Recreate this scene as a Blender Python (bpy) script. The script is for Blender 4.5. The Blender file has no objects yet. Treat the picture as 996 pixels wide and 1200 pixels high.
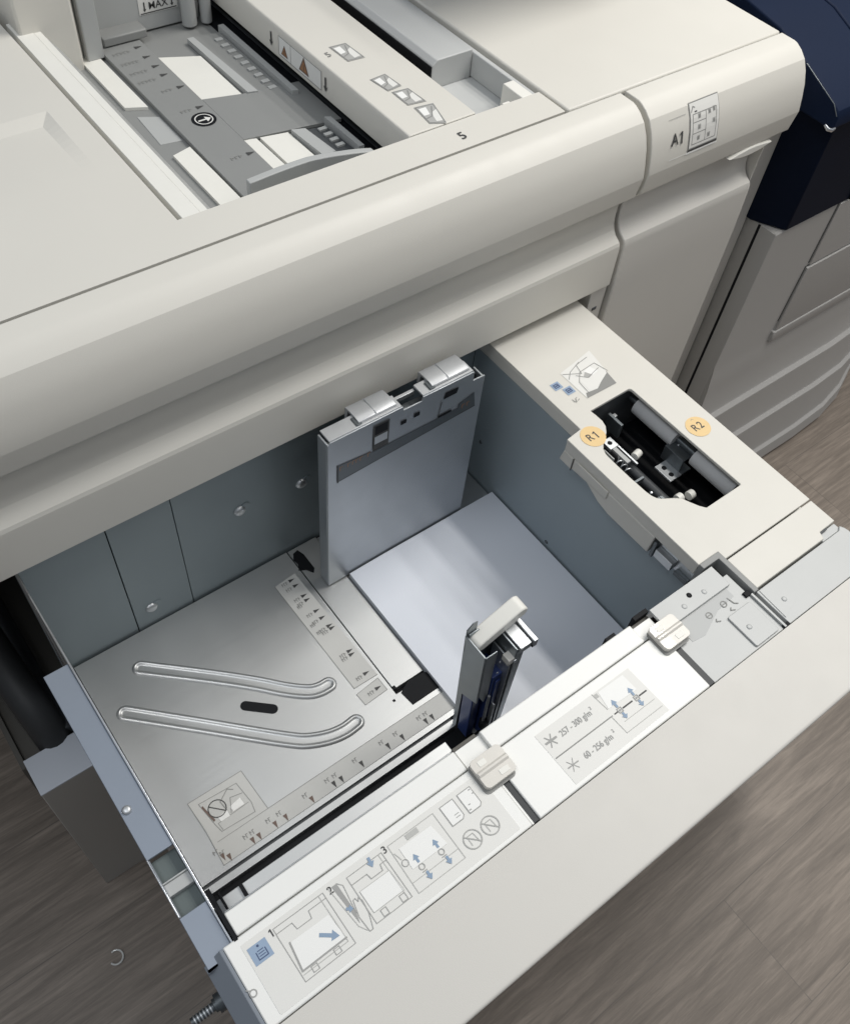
import bpy, bmesh, math, random
from mathutils import Vector, Matrix
random.seed(4)
S = bpy.context.scene
COL = S.collection

# ------------------------------------------------------------------ materials
MAT = {}
def mat(name, col, rough=0.5, metal=0.0, noise=0.0, nscale=60.0, bump=0.0, bscale=900.0, spec=0.5, rvar=0.0, stretch=None, coat=0.0, wear=0.0):
    m = bpy.data.materials.new(name); m.use_nodes = True
    nt = m.node_tree; b = nt.nodes['Principled BSDF']
    b.inputs['Base Color'].default_value = (*col, 1)
    b.inputs['Roughness'].default_value = rough
    b.inputs['Metallic'].default_value = metal
    b.inputs['Specular IOR Level'].default_value = spec
    b.inputs['Coat Weight'].default_value = coat
    tc = nt.nodes.new('ShaderNodeTexCoord')
    src = tc.outputs['Object']
    if stretch:
        mp = nt.nodes.new('ShaderNodeMapping'); mp.inputs['Scale'].default_value = stretch
        nt.links.new(src, mp.inputs['Vector']); src = mp.outputs['Vector']
    if noise > 0:
        n = nt.nodes.new('ShaderNodeTexNoise'); n.inputs['Scale'].default_value = nscale; n.inputs['Detail'].default_value = 5
        nt.links.new(src, n.inputs['Vector'])
        mx = nt.nodes.new('ShaderNodeMix'); mx.data_type = 'RGBA'
        mx.inputs['A'].default_value = (*[c*(1-noise) for c in col], 1)
        mx.inputs['B'].default_value = (*[min(1, c*(1+noise)) for c in col], 1)
        nt.links.new(n.outputs['Fac'], mx.inputs['Factor']); nt.links.new(mx.outputs['Result'], b.inputs['Base Color'])
    if rvar > 0:
        n = nt.nodes.new('ShaderNodeTexNoise'); n.inputs['Scale'].default_value = nscale*0.4; n.inputs['Detail'].default_value = 6
        nt.links.new(src, n.inputs['Vector'])
        r = nt.nodes.new('ShaderNodeMapRange'); r.inputs['From Min'].default_value = .3; r.inputs['From Max'].default_value = .7
        r.inputs['To Min'].default_value = max(0.02, rough-rvar); r.inputs['To Max'].default_value = rough+rvar
        nt.links.new(n.outputs['Fac'], r.inputs['Value']); nt.links.new(r.outputs['Result'], b.inputs['Roughness'])
    if bump > 0:
        n = nt.nodes.new('ShaderNodeTexNoise'); n.inputs['Scale'].default_value = bscale; n.inputs['Detail'].default_value = 3
        nt.links.new(src, n.inputs['Vector'])
        bp = nt.nodes.new('ShaderNodeBump'); bp.inputs['Strength'].default_value = bump; bp.inputs['Distance'].default_value = .0006
        nt.links.new(n.outputs['Fac'], bp.inputs['Height']); nt.links.new(bp.outputs['Normal'], b.inputs['Normal'])
    if wear > 0:
        # fine straight rub marks and faint smudges in the finish
        mp2 = nt.nodes.new('ShaderNodeMapping'); mp2.inputs['Scale'].default_value = (6, 260, 6) if metal > .4 else (34, 30, 34); mp2.inputs['Rotation'].default_value = (0, 0, .12)
        nt.links.new(tc.outputs['Object'], mp2.inputs['Vector'])
        n = nt.nodes.new('ShaderNodeTexNoise'); n.inputs['Scale'].default_value = 1.0; n.inputs['Detail'].default_value = 4
        nt.links.new(mp2.outputs['Vector'], n.inputs['Vector'])
        n3 = nt.nodes.new('ShaderNodeTexNoise'); n3.inputs['Scale'].default_value = 14; n3.inputs['Detail'].default_value = 6; n3.inputs['Roughness'].default_value = .65
        nt.links.new(tc.outputs['Object'], n3.inputs['Vector'])
        ad = nt.nodes.new('ShaderNodeMath'); ad.operation = 'MULTIPLY'; nt.links.new(n.outputs['Fac'], ad.inputs[0]); nt.links.new(n3.outputs['Fac'], ad.inputs[1])
        r = nt.nodes.new('ShaderNodeMapRange'); r.inputs['From Min'].default_value = .12; r.inputs['From Max'].default_value = .40
        r.inputs['To Min'].default_value = max(.05, rough-wear); r.inputs['To Max'].default_value = rough+wear
        nt.links.new(ad.outputs[0], r.inputs['Value']); nt.links.new(r.outputs['Result'], b.inputs['Roughness'])
    MAT[name] = m
    return m

mat('ivory', (.655, .637, .585), .48, noise=.035, nscale=5, wear=.04, bump=.12, bscale=1400)
mat('ivory_panel', (.60, .583, .545), .5, noise=.02, nscale=6, wear=.03, bump=.15, bscale=1400)
mat('white_plate', (.82, .82, .795), .42, noise=.02, nscale=12, bump=.06)
mat('white_plastic', (.78, .77, .72), .45, noise=.03, nscale=40)
mat('pad_plastic', (.66, .635, .585), .3, noise=.08, nscale=70, coat=.2)
mat('light_grey', (.42, .43, .425), .5, noise=.03, nscale=20, bump=.1)
mat('pocket_grey', (.50, .51, .505), .5, noise=.03, nscale=20, bump=.08)
mat('ledge_paint', (.56, .59, .64), .45, metal=.2, noise=.03, nscale=14)
mat('mid_grey', (.25, .255, .25), .5, noise=.04, nscale=20, bump=.1)
mat('dark_grey', (.06, .065, .07), .5, noise=.1, nscale=30)
mat('black', (.006, .007, .009), .6, spec=.2)
mat('black_gloss', (.010, .011, .014), .3)
mat('gap', (.10, .10, .095), .8)
mat('plate_steel', (.47, .48, .475), .5, metal=.1, noise=.04, nscale=25, bump=.05)
mat('guide_steel', (.43, .455, .48), .42, metal=.8, noise=.05, nscale=18, wear=.08)
mat('steel', (.58, .60, .615), .42, metal=.85, noise=.05, nscale=25, rvar=.05, bump=.05, bscale=500)
mat('floor_steel', (.55, .56, .56), .45, metal=.90, noise=.04, nscale=9, wear=.02, bump=.05, bscale=700)
mat('bright_steel', (.72, .74, .77), .28, metal=.95, noise=.04, nscale=30, rvar=.05)
mat('blue_steel', (.26, .295, .35), .5, metal=.5, noise=.04, nscale=25, rvar=.04)
mat('wall_steel', (.27, .315, .335), .5, metal=.45, noise=.05, nscale=9, rvar=.06)
mat('wall_paint', (.32, .375, .405), .5, metal=.25, noise=.04, nscale=12, bump=.08)
mat('dark_steel', (.13, .145, .155), .4, metal=.7, noise=.1, nscale=40)
mat('end_paint', (.20, .225, .26), .5, noise=.04, nscale=20)
mat('adjust_sticker', (.44, .45, .445), .5)
mat('slot_dark', (.02, .024, .028), .5)
mat('clip_steel', (.50, .515, .53), .5, metal=.7, noise=.08, nscale=60, rvar=.06)
mat('hose', (.022, .023, .024), .55, noise=.2, nscale=40)
mat('hole_steel', (.11, .135, .135), .6)
mat('beam_shaded', (.40, .38, .35), .5, noise=.03, nscale=12)  # beam front coloured darker to stand for the shade below the drawer
mat('brown_paint', (.09, .085, .075), .6, noise=.05, nscale=20)
mat('printer_grey', (.40, .392, .378), .48, noise=.03, nscale=8, bump=.12, bscale=1200)
mat('navy', (.0055, .0125, .035), .6, spec=.12, noise=.12, nscale=9, bump=.12, bscale=1200)
mat('navy_dark', (.003, .0065, .018), .55, spec=.10, noise=.15, nscale=12, bump=.1)
mat('navy_plastic', (.030, .055, .190), .35)
mat('tower_steel', (.27, .295, .31), .38, metal=.75, noise=.08, nscale=40)
mat('sticker', (.73, .725, .695), .5, noise=.02, nscale=40)
mat('floor_sticker', (.55, .55, .53), .5, noise=.03, nscale=40)
mat('sheet_white', (.82, .82, .80), .5)
mat('ink', (.055, .055, .055), .6)
mat('ink_grey', (.25, .25, .24), .6)
mat('ink_pale', (.40, .40, .385), .6)
mat('ink_label', (.34, .34, .33), .6)
mat('ink_faint', (.47, .47, .45), .6)
mat('ink_brown', (.16, .11, .09), .6)
mat('warn_orange', (.34, .17, .08), .6)
mat('blue_print', (.24, .33, .45), .55)
mat('blue_square', (.28, .37, .50), .55)
mat('ink_blue', (.05, .08, .17), .55)
mat('orange_dot', (.76, .55, .27), .55, noise=.05, nscale=150)
mat('roller_rubber', (.55, .555, .56), .6, noise=.06, nscale=60)
mat('paper', (.73, .765, .835), .42, noise=.01, nscale=10)
mat('paper_edge', (.62, .645, .69), .6, noise=.22, nscale=3, stretch=(1, 1, 900))
mat('clear_plastic', (.62, .62, .60), .12, coat=.5)

def wood():
    m = bpy.data.materials.new('vinyl_planks'); m.use_nodes = True
    nt = m.node_tree; b = nt.nodes['Principled BSDF']; N = nt.nodes.new; L = nt.links.new
    tc = N('ShaderNodeTexCoord')
    br = N('ShaderNodeTexBrick'); br.offset = .37; br.inputs['Scale'].default_value = 1
    br.inputs['Brick Width'].default_value = 1.22; br.inputs['Row Height'].default_value = .172
    br.inputs['Mortar Size'].default_value = .0008; br.inputs['Mortar Smooth'].default_value = .1
    br.inputs['Color1'].default_value = (0, 0, 0, 1); br.inputs['Color2'].default_value = (1, 1, 1, 1); br.inputs['Mortar'].default_value = (.5, .5, .5, 1)
    mp0 = N('ShaderNodeMapping'); mp0.inputs['Location'].default_value = (.55, .0615, 0)
    L(tc.outputs['Object'], mp0.inputs['Vector']); L(mp0.outputs['Vector'], br.inputs['Vector'])
    mp = N('ShaderNodeMapping'); mp.inputs['Scale'].default_value = (2.2, 26, 1)
    add = N('ShaderNodeVectorMath'); add.operation = 'ADD'
    sc = N('ShaderNodeVectorMath'); sc.operation = 'SCALE'; sc.inputs['Scale'].default_value = 9.0
    L(br.outputs['Color'], sc.inputs[0]); L(tc.outputs['Object'], mp.inputs['Vector'])
    L(mp.outputs['Vector'], add.inputs[0]); L(sc.outputs['Vector'], add.inputs[1])
    n1 = N('ShaderNodeTexNoise'); n1.inputs['Scale'].default_value = 1.3; n1.inputs['Detail'].default_value = 9; n1.inputs['Roughness'].default_value = .68; n1.inputs['Distortion'].default_value = 1.1
    L(add.outputs['Vector'], n1.inputs['Vector'])
    mp2 = N('ShaderNodeMapping'); mp2.inputs['Scale'].default_value = (5, 75, 1); L(tc.outputs['Object'], mp2.inputs['Vector'])
    n2 = N('ShaderNodeTexNoise'); n2.inputs['Scale'].default_value = 2; n2.inputs['Detail'].default_value = 10; n2.inputs['Roughness'].default_value = .72; n2.inputs['Distortion'].default_value = .6; L(mp2.outputs['Vector'], n2.inputs['Vector'])
    cr = N('ShaderNodeValToRGB'); e = cr.color_ramp
    e.elements[0].position = .28; e.elements[0].color = (.085, .069, .056, 1)
    e.elements[1].position = .74; e.elements[1].color = (.36, .302, .252, 1)
    x = e.elements.new(.5); x.color = (.188, .156, .128, 1)
    mixf = N('ShaderNodeMath'); mixf.operation = 'MULTIPLY_ADD'; mixf.inputs[1].default_value = .46
    L(n2.outputs['Fac'], mixf.inputs[0])
    s1 = N('ShaderNodeMath'); s1.operation = 'MULTIPLY'; s1.inputs[1].default_value = .58; L(n1.outputs['Fac'], s1.inputs[0]); L(s1.outputs[0], mixf.inputs[2])
    L(mixf.outputs[0], cr.inputs['Fac'])
    mm = N('ShaderNodeMix'); mm.data_type = 'RGBA'; mm.inputs['B'].default_value = (.10, .086, .074, 1)
    sf = N('ShaderNodeMath'); sf.operation = 'MULTIPLY'; sf.inputs[1].default_value = .6; L(br.outputs['Fac'], sf.inputs[0]); L(sf.outputs[0], mm.inputs['Factor']); L(cr.outputs['Color'], mm.inputs['A']); L(mm.outputs['Result'], b.inputs['Base Color'])
    b.inputs['Roughness'].default_value = .5
    bp = N('ShaderNodeBump'); bp.inputs['Strength'].default_value = .25; bp.inputs['Distance'].default_value = .0008
    L(n2.outputs['Fac'], bp.inputs['Height']); L(bp.outputs['Normal'], b.inputs['Normal'])
    MAT['vinyl_planks'] = m
wood()

# ------------------------------------------------------------------ mesh builder
def text_geo(s):
    cu = bpy.data.curves.new('glyphs', 'FONT'); cu.body = s; cu.size = 1; cu.offset = .012; cu.align_x = 'CENTER'; cu.align_y = 'CENTER'; cu.resolution_u = 3
    o = bpy.data.objects.new('glyphs', cu); COL.objects.link(o)
    dg = bpy.context.evaluated_depsgraph_get(); me = bpy.data.meshes.new_from_object(o.evaluated_get(dg))
    vs = [v.co.copy() for v in me.vertices]; fs = [list(p.vertices) for p in me.polygons]
    bpy.data.objects.remove(o); bpy.data.curves.remove(cu); bpy.data.meshes.remove(me)
    return vs, fs

class MB:
    def __init__(self): self.bm = bmesh.new(); self.mats = []
    def mi(self, m):
        if m not in self.mats: self.mats.append(m)
        return self.mats.index(m)
    def face(self, pts, m):
        vs = [self.bm.verts.new(p) for p in pts]
        try: f = self.bm.faces.new(vs); f.material_index = self.mi(m); return f
        except ValueError: return None
    def box(self, x0, x1, y0, y1, z0, z1, m):
        v = [self.bm.verts.new((x, y, z)) for x in (x0, x1) for y in (y0, y1) for z in (z0, z1)]
        for q in ((0,1,3,2), (4,6,7,5), (0,4,5,1), (2,3,7,6), (0,2,6,4), (1,5,7,3)):
            f = self.bm.faces.new([v[i] for i in q]); f.material_index = self.mi(m)
        return self
    def prism(self, poly, ax, a, b, m, capm=None):
        def P(p, t): return {'x': (t, p[0], p[1]), 'y': (p[0], t, p[1]), 'z': (p[0], p[1], t)}[ax]
        A = [self.bm.verts.new(P(p, a)) for p in poly]; B = [self.bm.verts.new(P(p, b)) for p in poly]
        n = len(poly)
        for i in range(n):
            f = self.bm.faces.new((A[i], A[(i+1) % n], B[(i+1) % n], B[i])); f.material_index = self.mi(m)
        for vs in (A[::-1], B):
            f = self.bm.faces.new(vs); f.material_index = self.mi(capm or m)
        return self
    def holed(self, outer, holes, z0, z1, m):
        mi = self.mi(m)
        loops = [outer] + holes
        tops = []; edges = []
        for lp in loops:
            vs = [self.bm.verts.new((x, y, z1)) for x, y in lp]; tops.append(vs)
            for i in range(len(vs)): edges.append(self.bm.edges.new((vs[i], vs[(i+1) % len(vs)])))
        r = bmesh.ops.triangle_fill(self.bm, edges=edges, use_beauty=True, normal=(0, 0, 1))
        for g in r['geom']:
            if isinstance(g, bmesh.types.BMFace): g.material_index = mi
        for vs in tops:
            lo = [self.bm.verts.new((v.co.x, v.co.y, z0)) for v in vs]
            for i in range(len(vs)):
                j = (i+1) % len(vs); f = self.bm.faces.new((vs[i], vs[j], lo[j], lo[i])); f.material_index = mi
        return self
    def tube(self, path, r, m, seg=12, caps=True):
        path = [Vector(p) for p in path]; rings = []
        for i, p in enumerate(path):
            d = (path[min(i+1, len(path)-1)] - path[max(i-1, 0)]).normalized()
            u = d.orthogonal().normalized() if i == 0 else (pu - d*pu.dot(d)).normalized()
            pu = u; w = d.cross(u)
            rr = r[i] if isinstance(r, (list, tuple)) else r
            rings.append([self.bm.verts.new(p + (u*math.cos(t) + w*math.sin(t))*rr) for t in [2*math.pi*k/seg for k in range(seg)]])
        for a, b in zip(rings, rings[1:]):
            for k in range(seg):
                f = self.bm.faces.new((a[k], a[(k+1) % seg], b[(k+1) % seg], b[k])); f.material_index = self.mi(m)
        if caps:
            for rg in (rings[0][::-1], rings[-1]):
                f = self.bm.faces.new(rg); f.material_index = self.mi(m)
        return self
    def dome(self, c, n, r, h, m, seg=14):
        c = Vector(c); n = Vector(n).normalized(); u = n.orthogonal().normalized(); w = n.cross(u); rings = []
        for rr, hh in ((1, 0), (.95, .4), (.75, .8), (.4, .97)):
            rings.append([self.bm.verts.new(c + n*h*hh + (u*math.cos(t)+w*math.sin(t))*r*rr) for t in [2*math.pi*k/seg for k in range(seg)]])
        for a, b in zip(rings, rings[1:]):
            for k in range(seg):
                f = self.bm.faces.new((a[k], a[(k+1) % seg], b[(k+1) % seg], b[k])); f.material_index = self.mi(m)
        f = self.bm.faces.new(rings[-1]); f.material_index = self.mi(m)
        return self
    def build(self, name, parent=None, label=None, bevel=0, seg=2, smooth=True, loc=None, angle=40):
        bm = self.bm
        bmesh.ops.recalc_face_normals(bm, faces=bm.faces[:])
        o0 = Vector(loc) if loc else (ROOT.get(parent.name, Vector((0, 0, 0))) if parent else Vector((0, 0, 0)))
        if o0.length: bmesh.ops.translate(bm, verts=bm.verts[:], vec=-o0)
        me = bpy.data.meshes.new(name); bm.to_mesh(me); bm.free()
        for m in self.mats: me.materials.append(MAT[m])
        o = bpy.data.objects.new(name, me); COL.objects.link(o)
        if parent: o.parent = parent
        else: o.location = o0
        ROOT[o.name] = o0
        if bevel:
            bv = o.modifiers.new('bevel', 'BEVEL'); bv.width = bevel; bv.segments = seg; bv.limit_method = 'ANGLE'; bv.angle_limit = math.radians(35); bv.use_clamp_overlap = True
            bv.harden_normals = False
        if smooth:
            for p in me.polygons: p.use_smooth = True
            me.set_sharp_from_angle(angle=math.radians(angle))
        if label: o['label'] = label
        return o
ROOT = {}
def thing(name, loc, label, cat, group=None):
    o = bpy.data.objects.new(name, None); o.empty_display_size = .05; COL.objects.link(o); o.location = loc
    o['label'] = label; o['category'] = cat
    if group: o['group'] = group
    ROOT[o.name] = Vector(loc)
    return o

class Lab:
    """a printed sticker: shapes drawn in the sticker's own plane, in metres"""
    def __init__(self, o=(0, 0, 0), u=(1, 0, 0), v=(0, 1, 0), mb=None):
        self.o, self.u, self.v = Vector(o), Vector(u).normalized(), Vector(v).normalized()
        self.n = self.u.cross(self.v).normalized(); self.mb = mb or MB(); self.k = 0
    def P(self, p, h): return self.o + self.u*p[0] + self.v*p[1] + self.n*h
    def poly(self, pts, m, h=1):
        self.k += 1
        self.mb.face([self.P(p, .0003 + h*.00012 + self.k*2e-6) for p in pts], m); return self
    def slab(self, pts, m, t=.0003):
        n = len(pts)
        self.mb.face([self.P(p, t) for p in pts], m)
        for i in range(n):
            a, b = pts[i], pts[(i+1) % n]; self.mb.face([self.P(a, 0), self.P(b, 0), self.P(b, t), self.P(a, t)], m)
        return self
    def rect(self, a, b, c, d, m, h=2): return self.poly([(a, c), (b, c), (b, d), (a, d)], m, h)
    def line(self, pts, w, m, closed=False, h=3):
        pts = [Vector((p[0], p[1])) for p in pts]
        if closed: pts.append(pts[0])
        for a, b in zip(pts, pts[1:]):
            d = (b-a)
            if d.length < 1e-7: continue
            d.normalize(); q = Vector((-d.y, d.x))*w/2; e = d*w/2
            self.poly([a-e+q, a-e-q, b+e-q, b+e+q], m, h)
        return self
    def ring(self, c, r, w, m, n=24, h=3):
        self.k += 1
        for i in range(n):
            t0, t1 = 2*math.pi*i/n, 2*math.pi*(i+1)/n
            q = [(c[0]+rr*math.cos(t), c[1]+rr*math.sin(t)) for rr, t in ((r-w/2, t0), (r+w/2, t0), (r+w/2, t1), (r-w/2, t1))]
            self.mb.face([self.P(p, .0003 + h*.00012 + self.k*2e-6) for p in q], m)
        return self
    def disc(self, c, r, m, n=28, h=2, wob=0):
        return self.poly([(c[0]+r*(1+wob*random.uniform(-1, 1))*math.cos(2*math.pi*i/n), c[1]+r*(1+wob*random.uniform(-1, 1))*math.sin(2*math.pi*i/n)) for i in range(n)], m, h)
    def arrow(self, a, b, w, m, h=4):
        a, b = Vector(a), Vector(b); d = (b-a); L = d.length; d.normalize(); q = Vector((-d.y, d.x)); hl = min(L*.55, w*2.0)
        c = b - d*hl
        self.poly([a+q*w/2, a-q*w/2, c-q*w/2, c+q*w/2], m, h); self.poly([c-q*w*1.35, b, c+q*w*1.35], m, h); return self
    def text(self, s, c, size, m, rot=0, sx=1.0, h=4):
        vs, fs = text_geo(s); self.k += 1; cr, sr = math.cos(rot), math.sin(rot); mi = self.mb.mi(m)
        bv = []
        for v in vs:
            x, y = v.x*size*sx, v.y*size
            bv.append(self.mb.bm.verts.new(self.P((c[0]+x*cr-y*sr, c[1]+x*sr+y*cr), .0003 + h*.00012 + self.k*2e-6)))
        for f in fs:
            try: q = self.mb.bm.faces.new([bv[i] for i in f]); q.material_index = mi
            except ValueError: pass
        return self
    def one(self, c, size, m, h=4):
        # the figure 1 with its flag
        x, y = c; w = size*.12
        return self.poly([(x-w/2, y-size*.36), (x+w/2, y-size*.36), (x+w/2, y+size*.36), (x-w/2, y+size*.36)], m, h).poly([(x-w/2, y+size*.36), (x-w/2, y+size*.22), (x-size*.20, y+size*.15), (x-size*.20, y+size*.25)], m, h)
    def scrawl(self, c, w, hgt, n, m, lw=.0006):
        """tiny unreadable print: a row of short strokes"""
        for i in range(n):
            x = c[0]-w/2+w*(i+.5)/n; self.line([(x-w/n*.3, c[1]-hgt/2), (x-w/n*.3, c[1]+hgt/2), (x+w/n*.2, c[1]+hgt/2*(1 if i % 2 else .2))], lw, m)
        return self
    def build(self, name, parent, label=None): return self.mb.build(name, parent, label, smooth=False)
def rrect(x0, x1, y0, y1, r, n=5):
    pts = []
    for cx, cy, a in ((x1-r, y1-r, 0), (x0+r, y1-r, 90), (x0+r, y0+r, 180), (x1-r, y0+r, 270)):
        for k in range(n+1):
            t = math.radians(a + 90*k/n); pts.append((cx+r*math.cos(t), cy+r*math.sin(t)))
    return pts

# ------------------------------------------------------------------ floor
fl = MB(); fl.face([(-6, -6, 0), (8, -6, 0), (8, 8, 0), (-6, 8, 0)], 'vinyl_planks')
fl = fl.build('floor', smooth=False); fl['kind'] = 'structure'

# ------------------------------------------------------------------ paper feeder (the ivory cabinet)
F = thing('paper_feeder', (.5, .8, 0), 'large ivory cabinet with a bulging front cover above the open drawer', 'paper feeder')
ZT = .925; XE = 1.0575
PROF = [(.6150, .925), (.5945, .925), (.5895, .9238), (.5810, .9195), (.5725, .9125), (.5650, .901), (.5592, .887), (.5550, .871), (.5520, .8557), (.5520, .8550), (.5560, .829), (.563, .822), (.575, .816), (.575, .800)]
LOW = [(.575, .800), (.5748, .789), (.5738, .782), (.5710, .775), (.5670, .7702), (.5620, .7668), (.5580, .7642), (.5562, .7605), (.5553, .754), (.5545, .702)]
def cover(x0, x1, prof, name, label=None, m='ivory'):
    b = MB(); back = .615
    poly = prof + [(back, prof[-1][1])]
    b.prism(poly, 'x', x0, x1, m)
    return b.build(name, F, label, bevel=.0010, angle=17)
fc = cover(-.075, .7825, PROF[:-1] + LOW, 'front_cover', 'long ivory front cover with rounded bulge and grooved lower band')
ac = cover(.790, XE, PROF[:-1], 'side_cover', 'short bulging cover marked A1')
# shadow gaps behind the covers
b = MB(); b.box(-.07, 1.05, .6152, .63, .70, .920, 'gap'); b.build('cover_backing', F)
# door below the A1 cover
b = MB(); poly = [(.575, .812)] + LOW[1:-1] + [(.5535, .700), (.5525, .05), (.62, .05), (.62, .812)]
b.prism(poly, 'x', .7895, 1.0225, 'ivory_panel'); b.build('door', F, 'flat lower door below the A1 cover', bevel=.0015, angle=24)
b = MB()
b.prism([(1.0245, .560), (1.030, .578), (1.050, .590), (1.1150, .592), (1.1150, .70), (1.0245, .70)], 'z', .03, .835, 'ivory_panel')
b.build('side_post', F, 'recessed ivory strip at the right end of the cabinet', bevel=.001)
b = MB()   # finger grip under the A1 cover, its lit crescent put in as white colour
pts = [(.930, .815)]
top = [(.945 + .082*t, .8235 + .0045*math.sin(math.pi*t)) for t in [i/12 for i in range(13)]]
bot = [(.945 + .082*t, .8235 - .0055*math.sin(math.pi*t)) for t in [i/12 for i in range(12, -1, -1)]]
b.prism((top + bot[1:-1]), 'y', .5535, .574, 'white_plastic'); b.build('finger_grip', F, bevel=.001)
# A1 label window, wrapped on the bulge
ARC = [(.5560, .829), (.5520, .8553), (.5550, .871), (.5592, .887), (.5650, .901), (.5725, .9125), (.5810, .9195), (.5895, .9238)]
class CurvedLab(Lab):
    def P(self, p, h):
        t = p[1]
        for a, c in zip(ARC, ARC[1:]):
            a, c = Vector(a), Vector(c); L = (c-a).length
            if t <= L or c.y > .92:
                d = (c-a)/L; q = a + d*t; n = Vector((-d.y, d.x)); q = q + n*(h+.0003)
                return Vector((p[0], q.x, q.y))
            t -= L
    def strip(self, x0, x1, s0, s1, m, h, n=9):
        self.k += 1
        for i in range(n):
            a, c = s0+(s1-s0)*i/n, s0+(s1-s0)*(i+1)/n
            self.mb.face([self.P(p, .0003 + h*.00012 + self.k*2e-6) for p in ((x0, a), (x1, a), (x1, c), (x0, c))], m)
L_ = CurvedLab()
s0, s1, x0, x1 = .0365, .0900, .8510, .9000
L_.strip(x0, x1, s0, s1, 'ink_grey', 1); L_.strip(x0+.0012, x1-.0008, s0+.0035, s1-.0014, 'sticker', 2); L_.strip(x0, x1, s0, s0+.0022, 'ink', 2, 2); L_.strip(x0-.003, x1+.001, s0-.0022, s0-.0004, 'sheet_white', 2, 2)
def vl(x, a, c): L_.strip(x-.0004, x+.0004, a, c, 'ink_grey', 3)
def hl(a, c, v): L_.strip(a, c, v-.0004, v+.0004, 'ink_grey', 3, 1)
xa, xm, xb = x0+.005, x0+.0265, x1-.005
vl(xa, s0+.007, s0+.040); vl(xm, s0+.007, s0+.040); vl(xb, s0+.007, s0+.040)
hl(xa, xb, s0+.040); hl(xa, xb, s0+.007); hl(xa, xm, s0+.019); hl(xa, xm, s0+.031)
for x, v in ((xa+.0105, .0128), (xa+.0105, .025), (xa+.0105, .0365), (xm+.006, .0375), (xm+.0135, .0385), (xm+.0135, .026), (xm+.006, .012)):
    v += s0; L_.strip(x-.0024, x+.0024, v-.0026, v+.0026, 'ink_pale', 3, 1); L_.strip(x-.0012, x+.0012, v-.0020, v+.0014, 'ink_grey', 4, 1)
L_.line([(xa-.002, s0+.043), (xa+.001, s0+.0485), (xa+.004, s0+.047)], .0010, 'ink_grey', h=4); L_.strip(xa+.003, xa+.007, s0+.0418, s0+.0432, 'ink', 4, 1)
L_.text('A', (.8270, s0+.0205), .0190, 'ink', h=3, sx=.9); L_.one((.8385, s0+.0205), .0190, 'ink', h=3)
L_.strip(.8180, .8455, s1-.010, s1-.0095, 'ink_pale', 1, 1); L_.strip(.8200, .8490, s0-.0012, s0-.0004, 'sheet_white', 1, 1)
L_.build('cover_label', F)
# latch plate beside the drawer
b = MB(); b.box(.757, .784, .5585, .59, .55, .6985, 'ivory_panel')
b.box(.766, .774, .5575, .5595, .664, .669, 'dark_grey'); b.box(.768, .775, .5575, .5595, .640, .644, 'dark_grey'); b.build('latch_plate', F, bevel=.0012)
# cabinet interior
b = MB()
b.box(-.072, -.066, .5495, 1.2, .0, .36, 'brown_paint')
b.box(-.075, .79, 1.15, 1.2, .0, .9, 'black'); b.box(.746, .79, .592, 1.2, .0, .70, 'dark_grey')
b.box(-.075, .785, .64, 1.16, .715, .73, 'black')
b.build('inner_shell', F)
b = MB(); b.box(-.30, -.08, .84, 1.2, .02, .849, 'ivory_panel'); b.build('side_body', F, bevel=.002)
b = MB(); b.box(-.0655, .745, .5, .549, .0, .3765, 'beam_shaded'); bb = b.build('base_beam', F, 'lower cross beam under the drawer, its shade put into the colour', bevel=.0012)
b = MB(); b.box(-.0658, .745, .4997, .5495, .3766, .3795, 'ledge_paint'); b.build('beam_ledge', bb, 'bright steel ledge on the beam', bevel=.0006)
b = MB(); b.box(-.0658, .745, .551, 1.15, .0, .352, 'brown_paint'); b.build('base_floor', F)
b = MB(); b.tube([(-.052, 1.0, .47), (-.048, .90, .46), (-.043, .80, .445), (-.038, .70, .43), (-.034, .64, .42), (-.030, .60, .410), (-.027, .575, .395), (-.025, .562, .37), (-.025, .558, .34)], .021, 'hose', 18)
b.tube([(-.012, y, .375) for y in (.556, .7, .9, 1.14)], .012, 'dark_grey', 12)
b.build('cable_hose', F, 'black hose inside the left of the cabinet')

# top deck
b = MB()
sc = [(.2485, .875), (.2485, .765), (-.2, .765), (-.2, .875)]
b.holed([(-.30, .6176), (.7035, .6176), (.7035, .6605), (.2745, .6605), (.2745, 1.25), (-.30, 1.25)], [sc], .85, ZT, 'ivory')
# shallow scoop, floor ramps from 7 mm deep at the back up to the deck
def ramp(y): return ZT - .0055*max(0, min(1, (y-.765)/.095))**1.3
ys = [.765 + .0095*i for i in range(11)]
for y0, y1 in zip(ys, ys[1:]):
    b.face([(-.2, y0, ramp(y0)), (.2365, y0, ramp(y0)), (.2365, y1, ramp(y1)), (-.2, y1, ramp(y1))], 'ivory')
    b.face([(.2365, y0, ramp(y0)), (.2485, y0, ZT), (.2485, y1, ZT), (.2365, y1, ramp(y1))], 'ivory')
b.face([(-.2, .860, ramp(.860)), (.2365, .860, ramp(.860)), (.2485, .875, ZT), (-.2, .875, ZT)], 'ivory'); b.face([(.2365, .860, ramp(.860)), (.2485, .860, ZT), (.2485, .875, ZT)], 'ivory')
deck = b.build('top_deck', F, 'flat ivory top with shallow scoop at the left', angle=30)
b = MB(); b.box(.7085, 1.0585, .6176, 1.25, .88, ZT, 'ivory'); b.build('right_deck', F, 'flat ivory top at the right of the loading tray', bevel=.0025)
L_ = Lab((0, 0, ZT+.0002)); L_.text('5', (.579, .636), .0165, 'ink', rot=0, h=1); L_.build('tray_number', F)

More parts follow.
